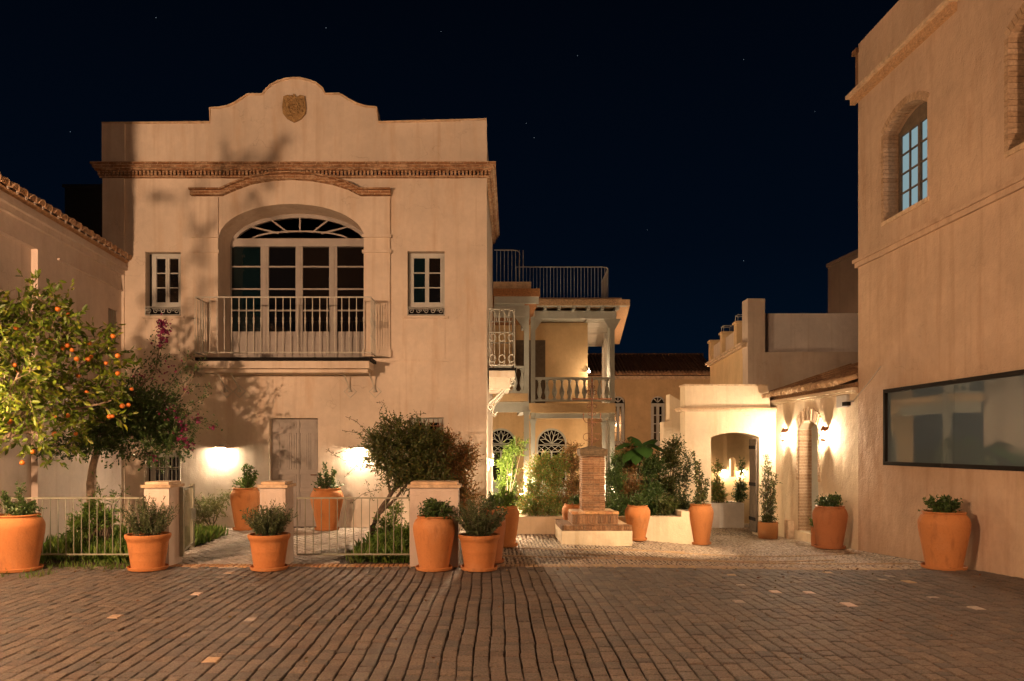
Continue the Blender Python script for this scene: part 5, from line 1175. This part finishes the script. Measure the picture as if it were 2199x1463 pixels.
Q, DD, L, Wd = leaves_on(P, D, T, 9, .042, rg, .9, .5)
SP = []; SD = []; mb = MB()
for s_ in ([(800, 940, 12.7), (765, 905, 12.7), (742, 895, 12.7)], [(820, 920, 12.8), (815, 885, 12.8), (825, 866, 12.8), (808, 864, 12.8)], [(790, 960, 12.7), (755, 960, 12.7), (722, 975, 12.7)], [(870, 910, 12.9), (890, 890, 12.9), (915, 888, 12.9)], [(800, 1000, 12.7), (765, 1000, 12.7), (740, 1025, 12.7)], [(820, 1050, 12.6), (780, 1060, 12.6), (755, 1080, 12.5)], [(790, 925, 12.7), (770, 930, 12.7), (735, 925, 12.7)], [(850, 905, 12.8), (845, 880, 12.8)], [(785, 970, 12.7), (740, 990, 12.7), (700, 965, 12.8)], [(810, 1040, 12.6), (800, 1075, 12.5), (785, 1030, 12.6)]):
    pts = [px(*q_) for q_ in s_]; mb.tube(pts, .004, 4)
    for i in range(len(pts) - 1):
        seg = pts[i + 1] - pts[i]; m = int(seg.length / .02)
        for k in range(m): SP.append(pts[i] + seg * (k / m) + Vector(rg.normal(size=3) * .02)); SD.append(Vector(rg.normal(size=3)) + seg.normalized() * .5)
mb.build('spray_stem', M['bark_dark'], ms); SP = np.array(SP); SD = np.array(SD); sl_ = .036 * rg.uniform(.6, 1.2, len(SP))
leaf_mesh('foliage', np.concatenate([Q, SP]), np.concatenate([DD, SD]), np.concatenate([L, sl_]), np.concatenate([Wd, sl_ * .5]), 'leaf_olive', ms, rg); twig_mesh(P, D, T, .0025, 'bark_dark', ms, 'twig', 3)
def shrub(name, label, blobs, nt_, m, tl, ll, mat, seed, base, up=.2, lw=.45, cat='shrub', group=None, stem=True, shell=.25):
    rg = np.random.default_rng(seed); t = thing(name, label, cat, base, group)
    P, D, T = twigs(blobs, nt_, m, tl, rg, up, shell, .7); Q, DD, L, Wd = leaves_on(P, D, T, m, ll, rg, .8, lw); leaf_mesh('foliage', Q, DD, L, Wd, mat, t, rg)
    if stem:
        mb = MB(); b = Vector(base)
        for c_, r_ in blobs: limb(mb, [b + Vector((random.uniform(-.05, .05), random.uniform(-.05, .05), 0)), b.lerp(Vector(c_), .55) + Vector((0, 0, .03)), Vector(c_) + Vector((0, 0, r_[2] * .5))], .012, .004, 5, .01)
        mb.build('stem', M['bark_dark'], t)
    return t
def B_(lst): return [(px(a, b, Y), (rx, rx * .85, rz)) for a, b, Y, rx, rz in lst]
shrub('red_shrub', 'bronze-red shrub between the leaning shrub and the corner of the large house', B_([(950, 990, 13.2, .30, .34), (985, 1000, 13.3, .28, .34), (930, 1030, 13.2, .26, .26), (975, 1050, 13.3, .28, .28), (1005, 975, 13.4, .14, .2), (1008, 1060, 13.3, .12, .25), (915, 965, 13.2, .2, .2), (990, 1085, 13.1, .2, .25), (950, 950, 13.3, .25, .2)]), 2700, 9, .2, .042, 'leaf_red', 21, px(965, 1150, 13.2))
# pale climber by the facade lamp
shrub('pale_shrub', 'pale sprawling plant at the foot of the house wall under the left lamp', B_([(430, 1110, 14.3, .24, .22), (465, 1095, 14.3, .22, .18), (485, 1075, 14.4, .12, .12), (440, 1085, 14.4, .18, .12), (415, 1075, 14.3, .15, .15)]), 330, 6, .18, .05, 'leaf_pale', 22, px(455, 1135, 14.3), .3)
shrub('garden_plant', 'leafy plant at the foot of the bougainvillea trunk', B_([(180, 1120, 11.3, .20, .18), (200, 1095, 11.4, .16, .18), (225, 1110, 11.2, .16, .14), (165, 1140, 11.1, .15, .1)]), 300, 7, .14, .05, 'leaf_fresh', 23, px(190, 1165, 11.2))
shrub('climbing_sprig', 'thin leafy sprig climbing the left house wall beside the trunk', B_([(212, 1060, 11.3, .03, .3), (245, 1075, 11.5, .05, .12), (265, 1055, 11.8, .04, .08)]), 40, 6, .12, .035, 'leaf_fresh', 24, px(222, 1150, 11.3), .8)
shrub('garden_plant', 'low green plant behind the middle fence under the leaning shrub', B_([(830, 1130, 12.4, .22, .2), (850, 1100, 12.6, .18, .2), (865, 1150, 12.0, .24, .18), (820, 1165, 11.6, .2, .14), (850, 1175, 11.0, .2, .12)]), 520, 7, .14, .04, 'leaf_fresh', 25, px(845, 1175, 11.8))

# ---- shrubs in the long planter
spec = [
 ('green_shrub', 'tall yellow-green shrub at the left end of the planter beside the house corner', [(1090, 1000, 16.0, .2, .3), (1105, 970, 16.0, .2, .14), (1085, 1050, 15.9, .2, .3), (1122, 955, 16.0, .12, .08)], 'leaf_fresh', 520, .042, 31),
 ('green_shrub', 'green planter shrub with red tips left of the pedestal, second from the house corner', [(1145, 1060, 14.5, .22, .3), (1150, 1020, 14.6, .2, .25), (1135, 1085, 14.3, .22, .2), (1160, 995, 14.7, .15, .12)], 'leaf_photinia', 760, .04, 32),
 ('bronze_shrub', 'bronze-tipped planter shrub in front of the second lotus window', [(1190, 1040, 14.7, .2, .35), (1180, 1000, 14.8, .16, .2), (1205, 1000, 14.8, .16, .2), (1185, 1085, 14.4, .22, .2)], 'leaf_photinia', 700, .04, 33),
 ('bronze_shrub', 'reddish planter shrub directly left of the brick pedestal', [(1228, 1000, 14.9, .18, .3), (1235, 1050, 14.7, .2, .3), (1225, 970, 15, .12, .14), (1215, 1085, 14.4, .2, .18)], 'leaf_red', 700, .04, 34),
 ('green_shrub', 'dark green planter shrub directly right of the brick pedestal', [(1320, 1040, 14.8, .2, .35), (1325, 1000, 14.9, .18, .25), (1335, 1085, 14.5, .2, .2)], 'leaf_dark', 700, .04, 35),
 ('bronze_shrub', 'red-leaved planter shrub under the big banana leaves', [(1352, 1000, 15, .2, .3), (1345, 970, 15.1, .14, .18), (1358, 1060, 14.7, .2, .3)], 'leaf_red', 700, .04, 36),
 ('green_shrub', 'dense dark planter shrub right of the banana leaves', [(1400, 1010, 14.9, .24, .35), (1395, 1070, 14.6, .24, .28), (1375, 1085, 14.5, .2, .2)], 'leaf_dark', 900, .042, 37),
 ('green_shrub', 'tall olive planter shrub next to the bright archway wall', [(1440, 990, 15.0, .2, .35), (1435, 1050, 14.8, .22, .35), (1450, 960, 15.1, .14, .15), (1430, 1090, 14.4, .25, .15)], 'leaf_olive', 900, .042, 38),
 ('green_shrub', 'feathery shrub at the right end of the planter', [(1468, 1030, 14.9, .12, .3), (1478, 1000, 15, .1, .25), (1460, 1080, 14.6, .16, .2)], 'leaf_rosemary', 360, .04, 39),
]
for nm, lb, bl, mt, n_, ll, sd in spec: shrub(nm, lb, B_(bl + [(bl[0][0], 1098, bl[0][3 - 1] - .4, .24, .14)]), int(n_ * 1.35), 9, .2, ll, mt, sd, px(bl[0][0], 1105, 14.6), .5, .42, group='shrubs of the long planter')
# banana plant
bn = thing('banana_plant', 'big-leaved banana plant rising above the planter shrubs', 'plant', px(1372, 1080, 15.4))
def big_leaf(base, tip, width, sag):
    base, tip = Vector(base), Vector(tip); d = tip - base; s_ = d.cross(Vector((0, 0, 1))).normalized(); mb = MB(); n = 9; vs = []; 
    for i in range(n + 1):
        t = i / n; c = base.lerp(tip, t) + Vector((0, 0, sag * 4 * t * (1 - t) )); w_ = width * math.sin(PI * min(1, .06 + t * .94)) ** .6 * .5
        vs += [c - s_ * w_ - Vector((0, 0, w_ * .35)), c + Vector((0, 0, .0)), c + s_ * w_ - Vector((0, 0, w_ * .35))]
    mb.add(vs, [(3 * i + k, 3 * i + k + 1, 3 * i + k + 4, 3 * i + k + 3) for i in range(n) for k in (0, 1)]); return mb
for (a, b, Y, a2, b2, Y2, w_, sg) in ((1372, 975, 15.3, 1322, 968, 14.9, .34, .20), (1372, 975, 15.3, 1424, 972, 14.9, .36, .20), (1375, 975, 15.4, 1352, 938, 15.8, .3, .12), (1372, 980, 15.2, 1390, 985, 14.5, .40, .24), (1372, 980, 15.2, 1340, 995, 14.6, .32, .2), (1375, 975, 15.4, 1410, 945, 15.9, .3, .12), (1372, 985, 15.2, 1365, 1000, 14.5, .3, .2)):
    big_leaf(px(a, b, Y), px(a2, b2, Y2), w_, sg).build('leaf', M['banana'], bn, smooth=True)
mb = MB(); limb(mb, [px(1372, 1085, 15.4), px(1373, 985, 15.4)], .05, .03); mb.build('stem', M['leaf_olive'], bn)
# plants beyond the archway
shrub('cone_shrub', 'red-tipped cone shrub in the court planter, left one in the archway', B_([(1541, 1050, 19.05, .19, .33), (1539, 1010, 19.05, .10, .28), (1543, 1070, 19.05, .22, .14)]), 420, 8, .16, .045, 'leaf_photinia', 41, px(1543, 1080, 19.05), .5)
shrub('cone_shrub', 'slim green cone shrub in the court planter, right one in the archway', B_([(1591, 1050, 19.05, .10, .33), (1592, 1010, 19.05, .06, .28), (1587, 1070, 19.05, .14, .11)]), 300, 8, .16, .045, 'leaf_dark', 42, px(1588, 1080, 19.05), .5)

# ---- grass
def grass(name, label, x0, x1_, y0, y1, n, h, seed, mask=None):
    rg = np.random.default_rng(seed); P = np.stack([rg.uniform(x0, x1_, n), rg.uniform(y0, y1, n), np.zeros(n)], 1)
    cl = np.sin(P[:, 0] * 3.1 + seed) * np.cos(P[:, 1] * 2.7) + rg.normal(size=n) * .5; P = P[cl > -.35]
    if mask: P = P[np.array([mask(*p[:2]) for p in P])]
    P[:, 2] = -.03; D = rg.normal(size=P.shape) * .35; D[:, 2] = 1; L = h * rg.uniform(.35, 1.2, len(P)); root = thing(name, label, 'grass', (0, 0, 0)); root.name = name
    o = leaf_mesh(name, P, D, L, L * .13, 'grass', root, rg); o.parent = None; bpy.data.objects.remove(root); tag(o, label, 'grass', None, 'stuff'); o.name = name; return o
grass('grass', 'green grass and weeds in the garden bed behind the left fence', -6.95, -4.7, 10.32, 13.5, 9000, .24, 1)
grass('grass', 'green grass and weeds in the bed behind the middle fence', -1.95, -1.05, 10.32, 13.6, 3600, .2, 2)
grass('weeds', 'sparse weeds along the foot of the left fence', -6.2, -4.3, 9.7, 10.18, 420, .10, 3)
grass('weeds', 'clump of weeds at the bottom left corner of the paving', -6.3, -5.3, 9.05, 9.5, 500, .10, 4, lambda x, y: x < -5.45)
# earth strip under the left fence
mb = MB(); mb.box(-6.9, -4.7, 10.28, 13.9, -.05, -.012); mb.box(-1.95, -1.02, 10.28, 13.9, -.05, -.01); o = mb.build('garden_bed', M['soil'], kind='structure')
# fallen leaves
rg = np.random.default_rng(77); n = 260; P = np.stack([rg.uniform(-6.2, 6.3, n), rg.uniform(5.2, 9.9, n) ** 1.0, np.full(n, .012)], 1); P[120:, 1] = 9.9 - np.abs(rg.normal(size=140)) * .45; D = rg.normal(size=(n, 3)); D[:, 2] *= .1
rt = thing('x', 'x', 'x'); o = leaf_mesh('fallen_leaves', P, D, rg.uniform(.02, .045, n), rg.uniform(.01, .02, n), 'leaf_red', rt, rg); o.parent = None; bpy.data.objects.remove(rt); tag(o, 'small fallen leaves scattered over the setts', 'leaves', None, 'stuff')

# ================================================================ POTS
def urn_prof(Rm, H, base=.72, rim=.82):
    p = [(base, 0), (base * 1.0, .02), (base + (1 - base) * .38, .28), (base + (1 - base) * .66, .48), (base + (1 - base) * .9, .64), (.99, .73), (1, .78), (.985, .83), (.94, .88), (.87, .93), (rim - .02, .955), (rim - .02, .965), (rim + .02, .975), (rim + .03, .99), (rim, 1.0), (rim - .07, 1.0), (rim - .08, .93)]
    return [(Rm * a, H * b) for a, b in p]
def flare_prof(Rm, H):
    p = [(.70, 0), (.70, .02), (.76, .25), (.764, .262), (.762, .275), (.82, .5), (.825, .51), (.823, .525), (.88, .76), (.89, .80), (.93, .84), (.985, .90), (1.0, .95), (.99, .99), (.97, 1.0), (.90, 1.0), (.88, .93)]
    return [(Rm * a, H * b) for a, b in p]
def cyl_prof(Rm, H): return [(Rm * a, H * b) for a, b in ((.93, 0), (.97, .1), (1, .5), (1, .98), (.98, 1.0), (.9, 1.0), (.88, .93))]
def potted(cxp, rimY, baseY, wpx, Y, kind, plant, label, seed, mat='terracotta', base=.72, rim=.82, saucer=True, leafm='leaf_dark', ph=None, n=260, spread=1.0, lean=0, z0=None):
    X = pX(cxp, Y); z = g(X, Y) if z0 is None else z0
    s = FPX / Y; Rm = wpx / 2 / s; sz = .045 if saucer else 0; H = CH - (rimY - VY) / s - z - sz * .6
    t = thing('potted_plant', label, 'potted plant', (X, Y, z), 'terracotta pots with plants around the square')
    pr = {'urn': urn_prof(Rm, H, base, rim), 'flare': flare_prof(Rm, H), 'cyl': cyl_prof(Rm, H)}[kind]
    mb = MB(); mb.lathe(pr, 36, (X, Y, z + sz * .55), .004); pot = mb.build('pot', M[mat], t, smooth=True)
    if saucer:
        rb_ = pr[0][0]; mb = MB(); mb.lathe([(rb_ * 1.08, 0), (rb_ * 1.22, .012), (rb_ * 1.27, .048), (rb_ * 1.22, .052), (rb_ * 1.16, .024), (rb_ * .6, .02)], 32, (X, Y, z)); mb.build('saucer', M['terracotta_red' if mat == 'terracotta_red' else 'terracotta'], t, smooth=True)
    zt_ = z + sz * .55 + H; ri = pr[-1][0]
    mb = MB(); mb.lathe([(ri * 1.02, -.08), (ri * .98, -.035), (ri * .5, -.02), (.01, -.02)], 20, (X, Y, zt_)); mb.build('soil', M['soil'], t)
    rg = np.random.default_rng(seed); ph = ph or .5; c = np.array([X, Y, zt_ - .03])
    if plant == 'rosemary':
        n_ = int(n * 1.5); a = rg.uniform(0, 2 * PI, n_); rr = rg.random(n_) ** .6 * ri * .55; P = c + np.stack([np.cos(a) * rr, np.sin(a) * rr, np.zeros(n_)], 1)
        D = unit(np.stack([np.cos(a) * rr / ri * 1.25 * spread, np.sin(a) * rr / ri * 1.25 * spread, np.ones(n_)], 1) + rg.normal(size=(n_, 3)) * .13); T = ph * 1.15 * rg.uniform(.55, 1.0, n_) * (1.08 - .42 * rr / ri)
        twig_mesh(P, D, T, .003, 'bark_dark', t, 'stem', 2); m = 26; tt = np.tile(np.linspace(.12, 1, m), (n_, 1))
        Q = (P[:, None] + D[:, None] * (tt * T[:, None])[..., None]).reshape(-1, 3) + rg.normal(size=(n_ * m, 3)) * .004; DD = np.repeat(D, m, 0) * .9 + rg.normal(size=(n_ * m, 3)) * .7; L = rg.uniform(.028, .046, n_ * m)
        leaf_mesh('foliage', Q, DD, L, L * .30, leafm, t, rg)
    else:
        # bushy clump with a few upright shoots
        blobs = [((X + rg.uniform(-.5, .5) * ri, Y + rg.uniform(-.5, .5) * ri, zt_ + rg.uniform(.02, .09)), (ri * .5 * spread, ri * .5 * spread, .07)) for _ in range(6)]
        P, D, T = twigs(blobs, n, 7, .11, rg, .35, .3, 1.0)
        shoots = plant if isinstance(plant, list) else []
        for (dx, h, sl2) in shoots:
            m = 46; b = np.array([X + dx * .45, Y, zt_]); e_ = np.array([X + dx, Y + rg.uniform(-.05, .05), zt_ + h])
            tt = np.linspace(.1, 1, m)[:, None]; P = np.concatenate([P, b + (e_ - b) * tt + rg.normal(size=(m, 3)) * .012]); D = np.concatenate([D, unit(rg.normal(size=(m, 3)) + np.array([0, 0, .6]))]); T = np.concatenate([T, np.full(m, sl2)])
        twig_mesh(P, D, T, .003, 'bark_dark', t, 'stem', 3); Q, DD, L, Wd = leaves_on(P, D, T, 6, .042, rg, .8, .45); leaf_mesh('foliage', Q, DD, L, Wd, leafm, t, rg)
        mb = MB()
        for (dx, h, sl2) in shoots: mb.tube([(X + dx * .4, Y, zt_ - .03), (X + dx, Y, zt_ + h)], .005, 4)
        if shoots: mb.build('shoot', M['bark_dark'], t)
    return t
potted(38, 1104, 1225, 104, 9.66, 'urn', [(.06, .36, .05), (-.14, .24, .05), (.22, .12, .05)], 'huge terracotta urn cut by the left edge, in front of the left fence', 51, n=120, base=.74)
potted(318, 1146, 1222, 94, 9.72, 'flare', 'rosemary', 'flared terracotta pot of rosemary in front of the leftmost pier', 52, leafm='leaf_rosemary', ph=.46, n=80)
potted(527, 1047, 1136, 62, 14.40, 'urn', [(-.03, .42, .04), (.10, .40, .05), (.2, .30, .04), (.02, .2, .05)], 'terracotta urn with bright upright shoots under the left wall lamp', 53, leafm='leaf_fresh', n=90, base=.68)
potted(578, 1146, 1222, 90, 9.72, 'flare', 'rosemary', 'flared terracotta pot of rosemary in front of the pier right of the gate', 54, leafm='leaf_rosemary', ph=.40, n=110)
potted(702, 1048, 1136, 70, 14.35, 'urn', [(-.02, .46, .04), (.12, .34, .05), (-.16, .26, .03)], 'terracotta urn with narrow foot in front of the grey door', 55, leafm='leaf_dark', n=110, base=.60, spread=1.3)
potted(932, 1107, 1222, 90, 9.70, 'urn', [(-.05, .20, .03)], 'large terracotta urn with trailing dark plant in front of the wide pier', 56, leafm='leaf_dark', n=260, spread=1.7, base=.70, rim=.80)
potted(1029, 1147, 1222, 90, 9.70, 'flare', 'rosemary', 'flared terracotta pot of dark rosemary at the right end of the wide pier', 57, leafm='leaf_rosemary', ph=.46, n=120, spread=1.25)
potted(1056, 1092, 1208, 60, 10.32, 'urn', [(.0, .12, .03)], 'dark red urn half hidden behind the rosemary pot', 58, mat='terracotta_red', leafm='leaf_dark', n=60)
potted(1086, 1086, 1172, 58, 12.0, 'urn', [(-.04, .26, .05), (.08, .2, .05), (-.12, .12, .05)], 'terracotta urn with bright green leaves at the corner of the large house', 59, leafm='leaf_fresh', n=120)
potted(1233, 1082, 1150, 52, 13.45, 'urn', [(.05, .10, .03)], 'terracotta urn behind the left side of the brick pedestal', 60, n=60, rim=.80)
potted(1369, 1085, 1150, 54, 13.45, 'urn', [(.0, .14, .03)], 'terracotta urn just right of the brick pedestal', 61, n=70, base=.6, rim=.78)
potted(1505, 1082, 1150, 53, 13.9, 'urn', [(-.12, .95, .03), (.02, .55, .05), (.10, .45, .05), (-.03, .75, .04)], 'terracotta urn with sparse tall stems left of the archway', 62, leafm='leaf_olive', n=90, base=.66)
potted(1649, 1121, 1152, 41, 16.0, 'cyl', [(.0, 1.45, .10), (-.07, 1.2, .12), (.09, 1.1, .12), (-.12, .9, .12), (.14, .9, .10), (.03, 1.3, .10), (.17, 1.0, .06), (-.03, .8, .12), (.06, .7, .12)], 'round wooden tub with tall columnar shrub beside the archway', 63, leafm='leaf_olive', n=120, saucer=False, spread=.9)
potted(1782, 1086, 1172, 70, 13.45, 'urn', [(-.1, .12, .05), (.05, .14, .05), (.15, .16, .04)], 'dark terracotta urn between the brick doorway and the tall right house', 64, mat='terracotta_red', leafm='leaf_dark', n=110)
potted(1753, 1132, 1165, 22, 13.9, 'cyl', [(-.02, .12, .03)], 'small narrow terracotta pot tucked behind the dark urn', 65, mat='terracotta_red', leafm='leaf_fresh', n=20, saucer=False)
potted(2027, 1098, 1218, 99, 10.1, 'urn', [(-.22, .16, .05), (-.02, .14, .06), (.05, .17, .05), (.16, .12, .05)], 'terracotta urn standing alone against the right wall below the picture window', 66, mat='terracotta', leafm='leaf_dark', n=100, base=.70)

# ================================================================ stars
stm = MB(); stm.lathe([(.02, -.9), (.9, 0), (.02, .9)], 6); sme = bpy.data.meshes.new('star'); sme.from_pydata(stm.v, [], stm.f); sme.update(); sme.materials.append(emit('star_light', (.7, .85, 1), .55))
for i, (a, b) in enumerate([(335, 38), (947, 68), (1597, 128), (1147, 296), (1390, 494), (1597, 560), (151, 283), (1130, 265), (700, 60), (1750, 240), (1240, 120)]):
    o = bpy.data.objects.new('star', sme); col.objects.link(o); o.location = px(a, b, 2200); s = random.uniform(.6, 1.1); o.scale = (s, s, s)
    tag(o, 'tiny faint star in the night sky', 'star', 'stars in the night sky')
